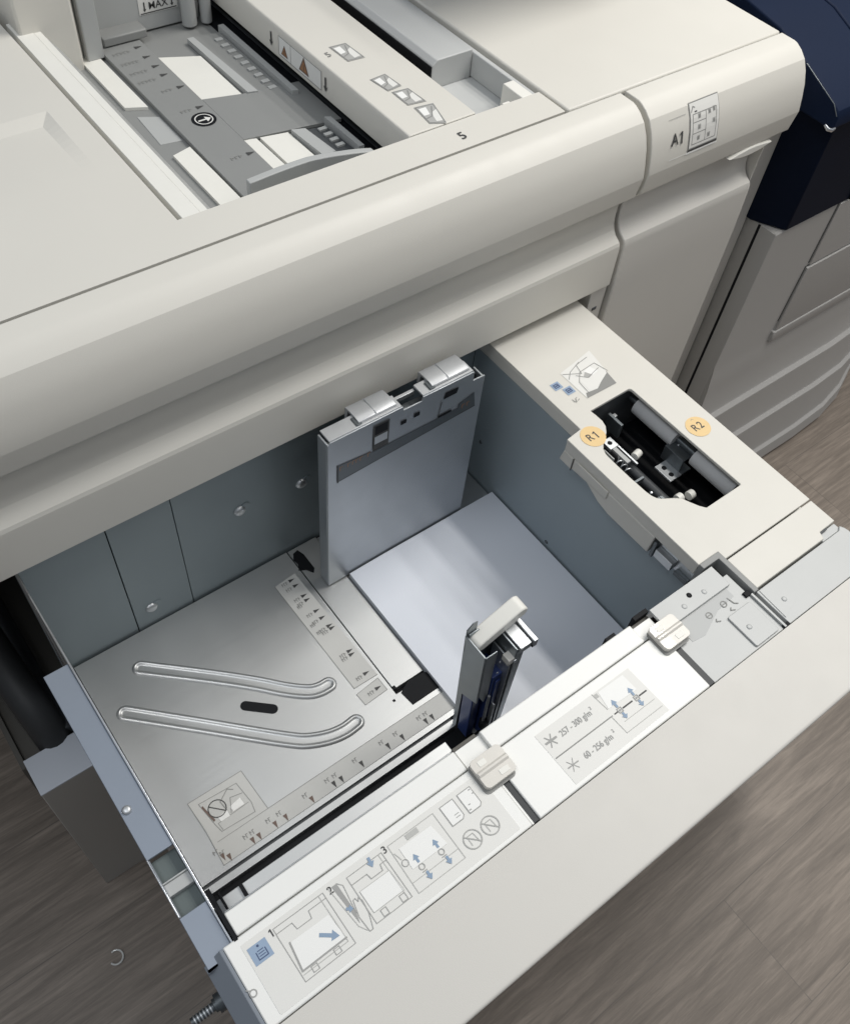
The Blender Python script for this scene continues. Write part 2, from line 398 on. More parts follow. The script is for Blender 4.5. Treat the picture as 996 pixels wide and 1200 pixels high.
b = MB(); b.box(.800, .985, .843, 1.20, .9256, 1.06, 'dark_grey'); b.box(.755, 1.00, .785, 1.21, 1.0605, 1.12, 'dark_grey'); b.build('deck_shade_block', F, 'added unseen dark block that shades the top deck', bevel=.008)  # added out-of-view block and roof slab, there to shade the deck
# ------------------------------------------------------------------ loading tray set in the top of the cabinet
T = F
TZ = .875; K = (1.45-TZ)/(1.45-.892)
def k2(*pts): return [(x*K, y*K) for x, y in pts]
b = MB()
b.box(.2747, .2795, .6607, 1.05, .86, .9130, 'mid_grey'); b.box(.2796, .2975, .6607, 1.05, .86, .9244, 'white_plastic')
b.prism([(.2976, .86), (.2976, .9232), (.3050, .9232), (.3056, .9215), (.322, .9000), (.333, TZ-.004), (.333, .86)], 'y', .6607, 1.05, 'light_grey')
b.build('tray_rail', T, 'white double rail along the left of the loading tray', bevel=.0006)
b = MB(); b.box(.2977, .3050, .6608, 1.05, .9233, .9240, 'white_plastic'); b.build('rail_edge', T)
b = MB(); b.box(.3331, .5150, .6606, 1.2, .84, TZ-.003, 'mid_grey'); b.box(.5151, .6160, .6606, 1.2, .84, TZ-.003, 'black'); b.build('tray_bed', T, 'grey bed of the loading tray')  # bed turned black below the feed head to stand for shade
for q in (k2((.3345, .8955), (.3560, .8855), (.3555, 1.027), (.3350, 1.020)), k2((.3370, .70), (.3592, .70), (.3585, .8005), (.3370, .795)),
          k2((.4105, .8655), (.4536, .8575), (.4536, .9500), (.4105, .9690)), k2((.4110, .700), (.4255, .700), (.4240, .7800), (.4110, .7840)), k2((.4285, .700), (.4600, .700), (.4580, .7735), (.4280, .7795))):
    b = MB(); b.prism(q, 'z', TZ-.0029, TZ+.0006, 'white_plastic'); b.build('tray_insert', T)
b = MB(); b.prism(k2((.3610, .695), (.4100, .695), (.4095, 1.020), (.3610, 1.032)), 'z', TZ-.002, TZ+.003, 'mid_grey')
b.prism(k2((.4102, .783), (.52, .765), (.52, .850), (.4535, .858), (.4102, .869)), 'z', TZ-.002, TZ+.0022, 'mid_grey')
b.prism(k2((.3365, .822), (.3595, .8185), (.3595, .868), (.3390, .8790)), 'z', TZ-.0035, TZ-.0022, 'light_grey')
b.build('tray_plate', T, 'grey scale plate across the loading tray', bevel=.0006)
b = MB()
b.prism(k2((.4585, .855), (.4695, .852), (.4640, .985), (.4560, .985)), 'z', TZ-.002, TZ+.004, 'light_grey')
b.prism(k2((.4700, .84), (.4985, .838), (.4970, .985), (.4650, .990)), 'z', TZ-.002, TZ+.001, 'mid_grey')
for i in range(9): b.box(.4885*K*.99, .4975*K*.99, (.850+.0145*i)*K, (.856+.0145*i)*K, TZ, TZ+.003, 'light_grey')
b.prism(k2((.4990, .83), (.5060, .828), (.5060, .99), (.4990, .99)), 'z', TZ-.002, TZ+.007, 'light_grey')
b.prism(k2((.4640, .715), (.4790, .715), (.4740, .765), (.4600, .770)), 'z', TZ-.002, TZ+.005, 'light_grey')
b.prism(k2((.4800, .715), (.5000, .712), (.4970, .762), (.4760, .766)), 'z', TZ-.002, TZ+.002, 'dark_grey')
for i in range(4): b.box(.486*K, .4955*K, (.722+.011*i)*K, (.727+.011*i)*K, TZ, TZ+.004, 'light_grey')
b.prism(k2((.5010, .705), (.5070, .704), (.5060, .765), (.4995, .768)), 'z', TZ-.002, TZ+.009, 'light_grey')
b.build('tray_track', T, 'ribbed sliding track at the feed side of the tray')
L_ = Lab((0, 0, TZ+.0030))
for (x, y, n) in ((.400, .995, 3), (.399, .972, 2), (.3985, .950, 2), (.398, .930, 2), (.402, .900, 1), (.4005, .8555, 1), (.4035, .757, 1)):
    x *= K; y *= K
    L_.poly([(x-.004, y-.003), (x+.005, y), (x-.004, y+.003)], 'ink')
    if n > 1: L_.scrawl((x-.022, y-.004), .022, .005, 5, 'ink_grey', .0008)
    else: L_.scrawl((x-.016, y), .014, .004, 3, 'ink_grey', .0008)
L_.build('tray_marking', T)
L_ = Lab((0, 0, TZ+.0030)); c = (.3930*K, .8330*K)
L_.disc(c, .0135, 'black', h=1); L_.ring(c, .0095, .0012, 'sticker', h=2); L_.line([(c[0]-.006, c[1]-.001), (c[0]+.005, c[1]-.001)], .0022, 'sticker', h=2); L_.poly([(c[0]+.002, c[1]-.006), (c[0]+.008, c[1]-.001), (c[0]+.002, c[1]+.004)], 'sticker', h=2)
L_.build('tray_emblem', T, 'black round emblem with a white arrow')
# guides
b = MB()
xs = [.3665 + .1400*i/16 for i in range(17)]
def gy(x): t = (x-.3665)/.14; return .6935 + .0025*math.sin(math.pi*min(1, t*1.3)) - .019*max(0, t-.5)
def gz(x): t = (x-.3665)/.14; return .9105 - .006*max(0, t-.6)**2/.16
cols = [[b.bm.verts.new(p) for p in ((x, gy(x), TZ), (x, gy(x), gz(x)), (x, gy(x)+.008, gz(x)), (x, gy(x)+.008, TZ))] for x in xs]
for c0, c1 in zip(cols, cols[1:]):
    for k in range(4):
        f = b.bm.faces.new((c0[k], c0[(k+1) % 4], c1[(k+1) % 4], c1[k])); f.material_index = b.mi('light_grey')
b.bm.faces.new(cols[0]); b.bm.faces.new(cols[-1])
b.build('front_guide', T, 'curved grey front guide of the loading tray', bevel=.001, angle=30)
b = MB(); Y1 = 1.03*K
b.box(.352, .372, Y1-.035, Y1+.03, TZ, 1.02, 'light_grey'); b.box(.3725, .512, Y1, Y1+.03, TZ-.001, 1.02, 'light_grey')
b.box(.378, .432, Y1-.0225, Y1+.001, TZ+.004, TZ+.014, 'mid_grey')
b.tube([(.492, Y1-.012, TZ), (.492, Y1-.012, .935)], .009, 'light_grey', 14); b.tube([(.513, Y1-.015, TZ), (.513, Y1-.015, 1.0)], .007, 'light_grey', 14)
b.box(.478, .518, Y1-.024, Y1+.002, .9355, .941, 'light_grey')
b.build('rear_guide', T, 'grey rear guide wall with a MAX fill mark', bevel=.0015)
b = MB(); b.box(.2825, .345, 1.02, 1.10, .86, 1.0, 'ivory'); b.box(.345, .3515, 1.035, 1.10, .86, 1.0, 'ivory'); b.build('tray_shoulder', T, 'ivory block at the rear left of the tray', bevel=.006)
L_ = Lab((.4355, Y1-.0003, .8930), (1, 0, 0), (0, 0, 1)); L_.slab([(0, 0), (.049, 0), (.049, .04), (0, .04)], 'sticker')
L_.text('MAX', (.0245, .0085), .0115, 'ink', h=3); L_.line([(.002, .0015), (.047, .0015)], .0012, 'ink')
L_.arrow((.007, .014), (.007, .003), .0016, 'ink', 3); L_.arrow((.042, .014), (.042, .003), .0016, 'ink', 3); L_.build('fill_mark', T)
# feed head
b = MB(); HX = .5285
b.prism([(HX, .892), (HX, .922), (HX+.003, ZT+.0015), (.6165, ZT+.0015), (.6165, .880), (.60, .880), (.60, .892)], 'y', .6612, 1.2, 'ivory')
b.build('feed_head', T, 'ivory feed head beam with warning labels along its side', bevel=.0012)
b = MB(); b.box(.585, .600, .662, 1.2, .868, .8915, 'black'); b.box(.54, .60, .662, 1.2, TZ-.002, TZ+.0012, 'dark_grey')
for y in (.70, .725): b.tube([(.545, y, TZ+.006), (.585, y+.006, TZ+.006)], .007, 'dark_grey', 12)
b.build('feed_slot', T, 'dark feed opening under the head')
b = MB()
b.box(.6170, .7035, .662, .7650, .86, .8930, 'pocket_grey'); b.box(.6972, .7035, .662, 1.2, .8931, .9215, 'pocket_grey')
b.prism([(.6400, .85), (.6400, .9195), (.6460, .9255), (.6965, .9255), (.6965, .85)], 'y', .7651, 1.2, 'pocket_grey')
b.build('side_pocket', T, 'light grey pocket between the feed head and the right deck', bevel=.0012)
b = MB(); b.box(.6385, .6399, .7660, 1.2, .85, .9185, 'black'); b.box(.6168, .6384, .7652, 1.2, .85, .893, 'black'); b.build('pocket_slot', T)
b = MB(); b.box(.682, .6970, .662, .695, .8931, .9235, 'white_plastic'); b.box(.658, .668, .662, .668, .8931, .9215, 'white_plastic'); b.build('pocket_clip', T, bevel=.001)
def picto(q, dark=.5):
    q = [Vector(p) for p in q]; L_.poly(q, 'ink_pale', 1)
    I_ = 'ink_grey'
    def I(s, t): return q[0]*(1-s)*(1-t) + q[1]*s*(1-t) + q[2]*s*t + q[3]*(1-s)*t
    L_.poly([I(.12, .15), I(.52, .12), I(.45, .5), I(.10, .55)], 'sheet_white', 2); L_.poly([I(.55, .45), I(.93, .3), I(.9, .85), I(.5, .9)], 'sticker', 2); L_.line([I(.15, .7), I(.5, .6), I(.8, .15)], .0012, I_, h=3); L_.line([I(.05, .05), I(.95, .05), I(.95, .95), I(.05, .95)], .0007, I_, closed=True, h=3)
def newpic(*a):
    global L_
    L_ = Lab((.0, .0, ZT+.0016)); picto(*a); L_.build('head_pictogram', T)
newpic([(.555, .8426), (.576, .8413), (.5778, .8057), (.5565, .8073)])
newpic([(.556, .7661), (.577, .7680), (.579, .7400), (.560, .7380)])
newpic([(.562, .735), (.582, .733), (.584, .703), (.562, .706)], .3)
newpic([(.565, .700), (.588, .697), (.5775, .6600), (.5615, .668)])
L_ = Lab((.0, .0, ZT+.0016)); L_.text('5', (.5455, .829), .013, 'ink_grey', h=2); 
L_.build('head_number', T)
kf = HX/.51; HY = lambda y: y*kf
L_ = Lab((HX-.0002, 0, 0), (0, -1, 0), (0, 0, 1))
def hp(y, z): return (-y*kf, 1.45-(1.45-z)*kf)
for q in ((.8872,), (.7798,)):
    a = hp(q[0], .935); L_.arrow(a, (a[0], a[1]-.0160), .0028, 'ink', 3)
a = hp(.8715, .9375); c = hp(.788, .915)
L_.slab([(a[0], a[1]-.021), (c[0], a[1]-.021), (c[0], a[1]), (a[0], a[1])], 'sheet_white', .0003)
L_.line([(a[0], a[1]-.021), (c[0], a[1]-.021), (c[0], a[1]), (a[0], a[1])], .0007, 'ink_grey', closed=True, h=2); L_.line([(a[0]+.025, a[1]-.021), (a[0]+.025, a[1])], .0006, 'ink_grey', h=2)
for x, s in ((a[0]+.012, .0125), (a[0]+.052, .0180)):
    zb = a[1]-.0185
    L_.poly([(x-s*.56, zb), (x+s*.56, zb), (x, zb+s)], 'ink_brown', 2); L_.poly([(x-s*.40, zb+s*.1), (x+s*.40, zb+s*.1), (x, zb+s*.78)], 'warn_orange', 3); L_.line([(x, zb+s*.2), (x, zb+s*.5)], .0012, 'ink', h=4)
L_.build('warning_label', T, 'white warning label with two brown triangles')

# ------------------------------------------------------------------ paper drawer
D = thing('paper_drawer', (.30, .30, .40), 'open pull-out paper drawer with galvanised tray and white front plates', 'drawer')
ZP = .685; ZF = .45
b = MB(); b.box(.028, .60, .20, .585, .400, .4395, 'black'); b.build('tray_underside', D)
b = MB()
b.prism([(.0300, .2862), (.3620, .2862), (.3620, .3449), (.3165, .3449), (.3165, .5855), (.0300, .5855)], 'z', .4405, ZF, 'floor_steel')
b.box(.0300, .3520, .2752, .2826, .4300, ZF-.0010, 'floor_steel'); b.box(.0300, .3520, .2827, .2861, .4300, .4455, 'dark_grey')
plate = b.build('floor_plate', D, 'galvanised floor plate with two pressed ribs')
b = MB(); b.box(.3180, .3610, .352, .5855, .4405, ZF-.0004, 'floor_steel'); b.build('side_plate', D, 'narrow galvanised strip beside the paper', bevel=.0006)
def rib(path, w, name):
    # smooth path, then a raised rim with a shallow sunk middle
    P = [Vector(p) for p in path]; pts = []
    for i in range(len(P)-1):
        p0, p1, p2, p3 = P[max(i-1, 0)], P[i], P[i+1], P[min(i+2, len(P)-1)]
        for k in range(8):
            t = k/8; pts.append(.5*((2*p1) + (p2-p0)*t + (2*p0-5*p1+4*p2-p3)*t*t + (3*p1-p0-3*p2+p3)*t**3))
    pts.append(P[-1])
    def outline(r):
        Lf, Rt = [], []
        for i, p in enumerate(pts):
            d = (pts[min(i+1, len(pts)-1)]-pts[max(i-1, 0)]).normalized(); q = Vector((-d.y, d.x))
            Lf.append(p+q*r); Rt.append(p-q*r)
        d0 = (pts[1]-pts[0]).normalized(); d1 = (pts[-1]-pts[-2]).normalized()
        def cap(c, d): a = math.atan2(d.y, d.x); return [c+Vector((math.cos(a+math.pi/2-math.pi*k/8), math.sin(a+math.pi/2-math.pi*k/8)))*r for k in range(1, 8)]
        return Lf + cap(pts[-1], d1) + Rt[::-1] + cap(pts[0], -d0)
    b = MB(); prev = None
    for r, h in ((w, .00005), (w-.0012, .0012), (w-.0026, .0026), (w-.0038, .0026), (w-.0050, .0014), (w-.0062, .0004), (w-.0072, .0003)):
        ring = [b.bm.verts.new((p.x, p.y, ZF+h)) for p in outline(r)]
        if prev:
            for i in range(len(ring)):
                j = (i+1) % len(ring); f = b.bm.faces.new((prev[i], prev[j], ring[j], ring[i])); f.material_index = b.mi('floor_steel')
        prev = ring
    nL = len(pts); ring = prev
    Lf = ring[:nL]; Rt = ring[nL+7:2*nL+7][::-1]
    for i in range(nL-1):
        f = b.bm.faces.new((Lf[i], Lf[i+1], Rt[i+1], Rt[i])); f.material_index = b.mi('floor_steel')
    f = b.bm.faces.new(ring[nL-1:nL+8]); f = b.bm.faces.new([ring[0]] + ring[2*nL+7:][::-1] + [Rt[0]])
    return b.build('pressed_rib', plate, angle=80)
rib([(.0918, .5424), (.1541, .4850), (.1900, .4500), (.2142, .4240), (.2338, .4068), (.2470, .4012), (.2590, .4005)], .0098, 'pressed_rib')
rib([(.0521, .5014), (.1168, .4373), (.1582, .3957), (.1856, .3690), (.2010, .3565), (.2225, .3465), (.2420, .3425), (.2590, .3435)], .0098, 'pressed_rib')
b = MB(); d = Vector((.1939-.1628, .4084-.4353)).normalized(); q = Vector((-d.y, d.x)); a0, a1 = Vector((.1665, .4325)), Vector((.1900, .4112)); sl = []
for c, s in ((a1, 1), (a0, -1)):
    for k in range(9):
        t = math.pi/2 - math.pi*k/8; sl.append(c + (d*math.cos(t)*s + q*math.sin(t)*s)*.0058)
b.prism([(p.x, p.y) for p in sl], 'z', ZF+.00005, ZF+.0005, 'black'); b.build('finger_slot', plate)
# floor stickers
L_ = Lab((0, 0, ZF)); L_.slab([(.0590, .3700), (.1235, .3690), (.1258, .3165), (.3660, .3165), (.3660, .2925), (.0585, .2920), (.0610, .3310)], 'floor_sticker', .0003)
L_.line([(.0590, .3700), (.1235, .3690), (.1258, .3165), (.3650, .3165)], .0006, 'ink_grey', h=2); L_.line([(.0590, .3700), (.0600, .3310), (.0585, .2920)], .0005, 'ink_grey', h=2); L_.line([(.0650, .3165), (.1258, .3165)], .0005, 'ink_grey', h=2); L_.line([(.0585, .2922), (.3650, .2927)], .0004, 'ink_grey', h=2)
for i, (x, y) in enumerate([(.0622, .2997), (.0675, .2955), (.0956, .2960), (.1034, .2960), (.1235, .2968), (.1365, .2966), (.1696, .2968), (.1984, .2970), (.2080, .2970), (.2360, .2984), (.2721, .2983), (.2914, .2975), (.325, .2975), (.334, .2975)]):
    L_.poly([(x-.0024, y+.0040), (x, y-.0045), (x+.0024, y+.0040)], 'ink_brown' if x < .19 else 'ink', 2); L_.scrawl((x-.004, y+.0085), .0065, .0042, 2, 'ink_grey', .0007)
L_.line([(.0681, .3628), (.1122, .3600), (.1150, .3330), (.1130, .3215), (.0740, .3235), (.0720, .3330), (.0681, .3628)], .0005, 'ink_grey', h=2)
L_.line([(.0760, .3245), (.0750, .3330), (.1125, .3345)], .0005, 'ink_grey', h=2)
L_.poly([(.0787, .3330), (.0780, .3382), (.0896, .3402), (.0891, .3330)], 'sheet_white', 2); L_.poly([(.0945, .3352), (.0935, .3415), (.1075, .3440), (.1080, .3352)], 'sheet_white', 2)
L_.line([(.0895, .3402), (.0880, .3520), (.1010, .3600), (.1060, .3560)], .0008, 'ink_grey', h=2); L_.line([(.0920, .3350), (.0990, .3500), (.1120, .3470)], .0006, 'ink_grey', h=2)
L_.ring((.0820, .3475), .0095, .0010, 'ink'); L_.line([(.0755, .3540), (.0885, .3405)], .0010, 'ink')
L_.poly([(.0685, .3575), (.0705, .3590), (.0745, .3380), (.0725, .3370)], 'ink_brown', 2)
L_.build('floor_label', D, 'printed paper size scale and pictogram on the tray floor')
L_ = Lab((0, 0, ZF)); L_.slab([(.2775, .5490), (.3085, .5525), (.3135, .3785), (.2805, .3790)], 'floor_sticker', .0003)
L_.slab([(.2785, .3712), (.3110, .3745), (.3115, .3560), (.2795, .3545)], 'floor_sticker', .0003); L_.line([(.2785, .3712), (.3110, .3745), (.3115, .3560), (.2795, .3545)], .0005, 'ink_grey', closed=True, h=2); L_.line([(.2775, .5490), (.2805, .3790), (.3135, .3785)], .0005, 'ink_grey', h=2)
for x, y in [(.3000, .5461), (.3005, .5366), (.3010, .5186), (.3010, .5113), (.3020, .4917), (.3024, .4797), (.3035, .4655), (.3044, .4610), (.3044, .4230), (.3038, .4178), (.3038, .3876), (.3042, .3640)]:
    L_.poly([(x-.004, y-.0024), (x+.0042, y), (x-.004, y+.0024)], 'ink', 2); L_.scrawl((x-.0105, y-.001), .0085, .0042, 3, 'ink_grey', .0007)
for x, y in ((.288, .5075), (.287, .4765), (.288, .4640)): L_.scrawl((x, y), .007, .004, 3, 'ink_grey', .0007)
L_.build('size_scale', D, 'narrow scale sticker along the paper side')
b = MB(); b.prism([(.3223, .3433), (.3380, .3510), (.3600, .3495), (.3640, .3470), (.3640, .3235), (.3249, .3231)], 'z', ZF-.004, ZF+.0006, 'black')
b.prism([(.3225, .578), (.3300, .580), (.3332, .570), (.3332, .545), (.3290, .5400), (.3235, .5490), (.3150, .5530), (.3195, .5620), (.3180, .5700)], 'z', ZF-.004, ZF+.0012, 'black')
b.box(.3085, .3115, .3385, .3415, ZF-.003, ZF+.0005, 'black'); b.box(.3168, .3178, .345, .585, ZF-.004, ZF-.0015, 'black'); b.box(.318, .3215, .3505, .3555, ZF-.002, ZF+.0008, 'black')
b.build('floor_notch', D)
# lift plate below the paper
b = MB(); b.box(.3632, .598, .205, .5855, .4400, .4445, 'steel'); b.build('lift_plate', D)
# back wall
b = MB(); b.box(.0200, .1130, .5885, .592, .405, .74, 'wall_steel'); b.box(.1142, .1855, .5880, .592, .405, .74, 'wall_steel'); b.box(.1865, .600, .5885, .592, .405, .74, 'wall_steel'); b.box(.1125, .1870, .5905, .5925, .405, .74, 'black')
b.box(.0300, .600, .5865, .5882, .405, .4430, 'black')
back = b.build('back_wall', D, 'grey sheet steel back wall with two seams', bevel=.0004)
for x, z in ((.1352, .4838), (.2623, .5796), (.3450, .5720)):
    b = MB(); b.dome((x, .5884, z), (0, -1, 0), .0075, .0045, 'steel'); b.tube([(x+.0075, .5883, z+.003), (x+.0075, .5870, z+.003)], .006, 'wall_steel', 12); b.build('screw', back)
# left wall and flange
b = MB()
b.box(.0205, .0225, .1650, .588, .405, .6815, 'bright_steel')
for y0, y1 in ((.2634, .458), (.1655, .2102)): b.box(-.0025, .0204, y0, y1, .6770, .6795, 'blue_steel')
b.prism([(-.0025, .1654), (.0204, .1654), (.0204, .1720), (-.0025, .1640)], 'z', .6770, .6794, 'blue_steel')
b.box(-.0027, -.0012, .2103, .2633, .6700, .6812, 'bright_steel'); b.box(-.0025, -.0005, .1655, .458, .640, .6768, 'end_paint')
b.box(-.0010, .0204, .2103, .2633, .6680, .6700, 'hole_steel')
b.box(-.0010, .0204, .2293, .2396, .6701, .6765, 'light_grey'); b.box(-.0010, .0204, .2397, .2410, .6701, .6785, 'plate_steel')
lw = b.build('left_wall', D, 'bluish steel side rail with bright edge and two dark cut-outs', bevel=.0005)
b = MB(); b.dome((.0012+.002, .3090, .6796), (0, 0, 1), .0042, .0028, 'steel'); b.build('screw', lw)
b = MB(); b.box(.0225, .0300, .20, .588, .405, .430, 'black'); b.box(.0225, .0345, .2625, .2790, .430, .4580, 'black'); b.build('rail_gap', D)
# right wall
b = MB(); b.box(.6000, .6025, .195, .588, .405, .6638, 'wall_paint'); rw = b.build('right_wall', D, 'dark grey inner wall beside the paper')
for y, z in ((.4022, .4648), (.5503, .5200)):
    b = MB(); b.dome((.5999, y, z), (-1, 0, 0), .003, .0012, 'dark_steel'); b.build('screw', rw)
# right cover
hole = [(.6290,.4203),(.6900,.4208),(.6925,.4200),(.6935,.4178),(.6950,.2507),(.6941,.2492),(.6391,.2490),(.6340,.2555),(.6296,.2641),(.6270,.2700),(.6241,.2740),(.6180,.2785),(.6114,.2822),(.6060,.2855),(.6026,.2892),(.6005,.2945),(.5994,.3015),(.5985,.3216),(.5984,.3444),(.5985,.3560),(.5991,.3628),(.6020,.3700),(.6070,.3752),(.6150,.3810),(.6221,.3863),(.6277,.3933),(.6301,.4009),(.6300,.4110)]
hole = [(max(x, .5986), y) for x, y in hole]
b = MB(); b.holed([(.6000, .63), (.7440, .63), (.7440, .1925), (.6065, .1925), (.6065, .2030), (.5775, .2030), (.5770, .4030), (.6000, .4060)], [hole], .6815, ZP, 'ivory')
b.box(.6000, .6025, .4065, .63, .6640, .6814, 'ivory'); b.box(.5778, .5796, .2035, .4028, .6662, .6814, 'ivory'); b.box(.5797, .5995, .4005, .4028, .6662, .6814, 'ivory')
rc = b.build('right_cover', D, 'ivory cover over the feed rollers with a shaped window', bevel=.0008, angle=30)
b = MB(); b.prism([(.6068, .1908), (.7434, .1908), (.7434, .1585), (.7178, .1580), (.7145, .1500), (.6068, .1500)], 'z', .650, ZP, 'ivory'); b.build('cover_end', D, 'separate ivory end piece of the roller cover', bevel=.0008)
b = MB(); b.box(.7145, .7440, .1485, .1575, .655, .6805, 'pocket_grey'); b.box(.7160, .7290, .1560, .1582, .6816, .6835, 'dark_grey'); b.build('end_clip', D, bevel=.0006)
b = MB(); b.box(.7415, .7440, .193, .63, .40, .6664, 'ivory'); b.box(.6040, .7414, .193, .196, .40, .6664, 'ivory'); b.box(.6042, .7414, .1962, .63, .60, .603, 'black'); b.box(.6041, .7413, .424, .428, .603, .6810, 'dark_grey'); b.box(.7400, .7410, .1963, .4238, .603, .6664, 'black'); b.box(.6041, .6046, .1963, .4238, .603, .6400, 'black')
b.build('cover_shell', D)
# hanging flap of the cover
b = MB()
b.prism([(.4030, .6662), (.4068, .6480), (.3877, .6477), (.3840, .6500), (.3610, .6510), (.3400, .6400), (.3219, .6360), (.2600, .6365), (.2590, .6662)], 'x', .5775, .5995, 'ivory')
flap = b.build('cover_flap', rc, bevel=.0015)
b = MB(); b.box(.5755, .5774, .3300, .3780, .6560, .6685, 'ivory'); b.box(.5758, .5774, .3855, .3868, .648, .668, 'gap'); b.build('flap_rib', rc, bevel=.001)
b = MB(); b.box(.5860, .5998, .2035, .2585, .6380, .6660, 'steel'); b.box(.5780, .5858, .2280, .2520, .6400, .6520, 'steel'); b.box(.5800, .5859, .2060, .2240, .6380, .6440, 'dark_steel'); b.box(.578, .5860, .2535, .2575, .635, .660, 'dark_steel')
for y in (.212, .228, .246): b.tube([(.5861, y, .658), (.5852, y, .658)], .0022, 'dark_steel', 10)
b.build('latch_block', D, bevel=.0006)
# roller mechanism in the window
for y0, y1 in ((.345, .409), (.255, .315)):
    b = MB(); b.tube([(.7060, y0, .6600), (.7060, y1, .6600)], .0125, 'roller_rubber', 24); b.build('feed_roller', rc)
b = MB(); b.tube([(.7060, .200, .660), (.7060, .424, .660)], .004, 'dark_steel', 10); b.tube([(.6580, .200, .622), (.6580, .424, .622)], .006, 'dark_grey', 12); b.tube([(.6300, .200, .630), (.6300, .400, .630)], .0075, 'black_gloss', 12); b.build('roller_shaft', rc)
b = MB(); b.box(.6905, .7150, .3185, .3475, .6545, .6575, 'dark_steel'); b.box(.6885, .6908, .3185, .3475, .636, .6575, 'dark_steel'); b.box(.6705, .6887, .3135, .3395, .6360, .6385, 'steel'); b.box(.6887, .705, .3140, .3470, .6360, .6384, 'dark_steel')
b.tube([(.6785, .3320, .6388), (.6785, .3320, .6382)], .0032, 'black', 12); b.tube([(.6785, .3205, .6388), (.6785, .3205, .6382)], .0032, 'black', 12); b.dome((.7020, .3390, .6575), (0, 0, 1), .0016, .001, 'bright_steel'); b.build('roller_bracket', rc, bevel=.0006)
b = MB(); b.tube([(.6290+.004*math.cos(t), .345+.0011*t, .652+.004*math.sin(t)) for t in [i*.5 for i in range(40)]], .0007, 'steel', 6); b.build('spring', rc)
b = MB()
for k in range(16): t = 2*math.pi*k/16; b.box(.6270+.0085*math.cos(t)-.001, .6270+.0085*math.cos(t)+.001, .2925, .2985, .648+.0085*math.sin(t)-.001, .648+.0085*math.sin(t)+.001, 'dark_steel')
b.tube([(.6270, .2925, .648), (.6270, .2985, .648)], .0080, 'dark_grey', 16); b.build('gear', rc)
b = MB(); b.box(.6080, .6200, .318, .3330, .650, .6520, 'steel'); b.tube([(.614, .325, .652), (.614, .325, .6535)], .0025, 'bright_steel', 10); b.box(.6620, .6660, .395, .4180, .640, .662, 'dark_steel'); b.box(.6660, .6760, .4130, .4180, .645, .655, 'steel'); b.build('roller_clip', rc, bevel=.0004)
b = MB(); b.box(.6400, .6530, .3840, .3990, .6400, .6450, 'steel'); b.box(.6430, .6490, .3590, .3845, .6410, .6440, 'light_grey'); b.box(.6520, .6545, .352, .395, .640, .643, 'steel')
b.tube([(.6460, .3920, .6455), (.6460, .3920, .6449)], .003, 'black', 12); b.tube([(.6580, .3620, .6420), (.6680, .3640, .6420)], .005, 'white_plastic', 12)
for i in range(4): b.box(.6150+.004*i, .6165+.004*i, .368, .385, .636+.001*i, .652, 'light_grey')
b.box(.6230, .6400, .3300, .3330, .640, .6500, 'dark_steel'); b.box(.6140, .6180, .285, .325, .642, .655, 'steel'); b.tube([(.6290, .292, .640), (.6390, .300, .640)], .0065, 'dark_steel', 12); b.dome((.6320, .3110, .648), (0, 0, 1), .0022, .0014, 'bright_steel')
b.tube([(.6545, .2900, .6420), (.6620, .2900, .6420)], .0055, 'white_plastic', 12); b.tube([(.6690, .2860, .6420), (.6765, .2860, .6420)], .0055, 'white_plastic', 12); b.box(.6340, .6360, .2500, .2850, .640, .655, 'light_grey'); b.box(.6420, .6440, .2480, .2800, .640, .652, 'light_grey'); b.box(.622, .632, .2765, .290, .645, .652, 'white_plastic')
b.build('roller_linkage', rc, bevel=.0005)
# cover stickers
L_ = Lab((0, 0, ZP))
L_.poly([(.6386, .4831), (.6602, .4865), (.6946, .4928), (.6850, .4354), (.6389, .4361)], 'sticker', 1)
L_.poly([(.6850, .4354), (.6389, .4361), (.6430, .4430), (.6600, .4410), (.6880, .4560)], 'ink_grey', 2)
L_.poly([(.6490, .4430), (.6500, .4620), (.6800, .4680), (.6870, .4540), (.6600, .4420)], 'sticker', 2)
L_.poly([(.6640, .4700), (.6760, .4730), (.6800, .4620), (.6700, .4600)], 'sheet_white', 3); L_.poly([(.6590, .4640), (.6650, .4690), (.6700, .4610), (.6630, .4590)], 'ink_pale', 3)
for pl in ([(.6400, .4800), (.6600, .4690), (.6640, .4830), (.6840, .4860)], [(.6460, .4400), (.6480, .4600), (.6600, .4720), (.6850, .4740), (.6900, .4560)], [(.652, .470), (.662, .460), (.684, .4655)], [(.6410, .4700), (.6500, .4780), (.6700, .4850)]): L_.line(pl, .0007, 'ink_grey', h=4)
for c in ((.6210, .4700), (.6290, .4570)):
    L_.rect(c[0]-.0058, c[0]+.0062, c[1]-.0055, c[1]+.0055, 'blue_square', 1)
    L_.line([(c[0]-.003, c[1]-.0025), (c[0]+.003, c[1]-.0025), (c[0]+.003, c[1]+.0025), (c[0]-.003, c[1]+.0025)], .0012, 'ink_blue', closed=True); L_.line([(c[0]-.001, c[1]), (c[0]+.0015, c[1])], .0018, 'ink_blue')
L_.line([(.6225, .4440), (.6225, .4400), (.6245, .4385), (.6265, .4430), (.6290, .4440)], .0008, 'ink_grey'); L_.line([(.6275, .4395), (.6300, .4405)], .0008, 'ink_grey')
L_.build('cover_pictogram', rc)
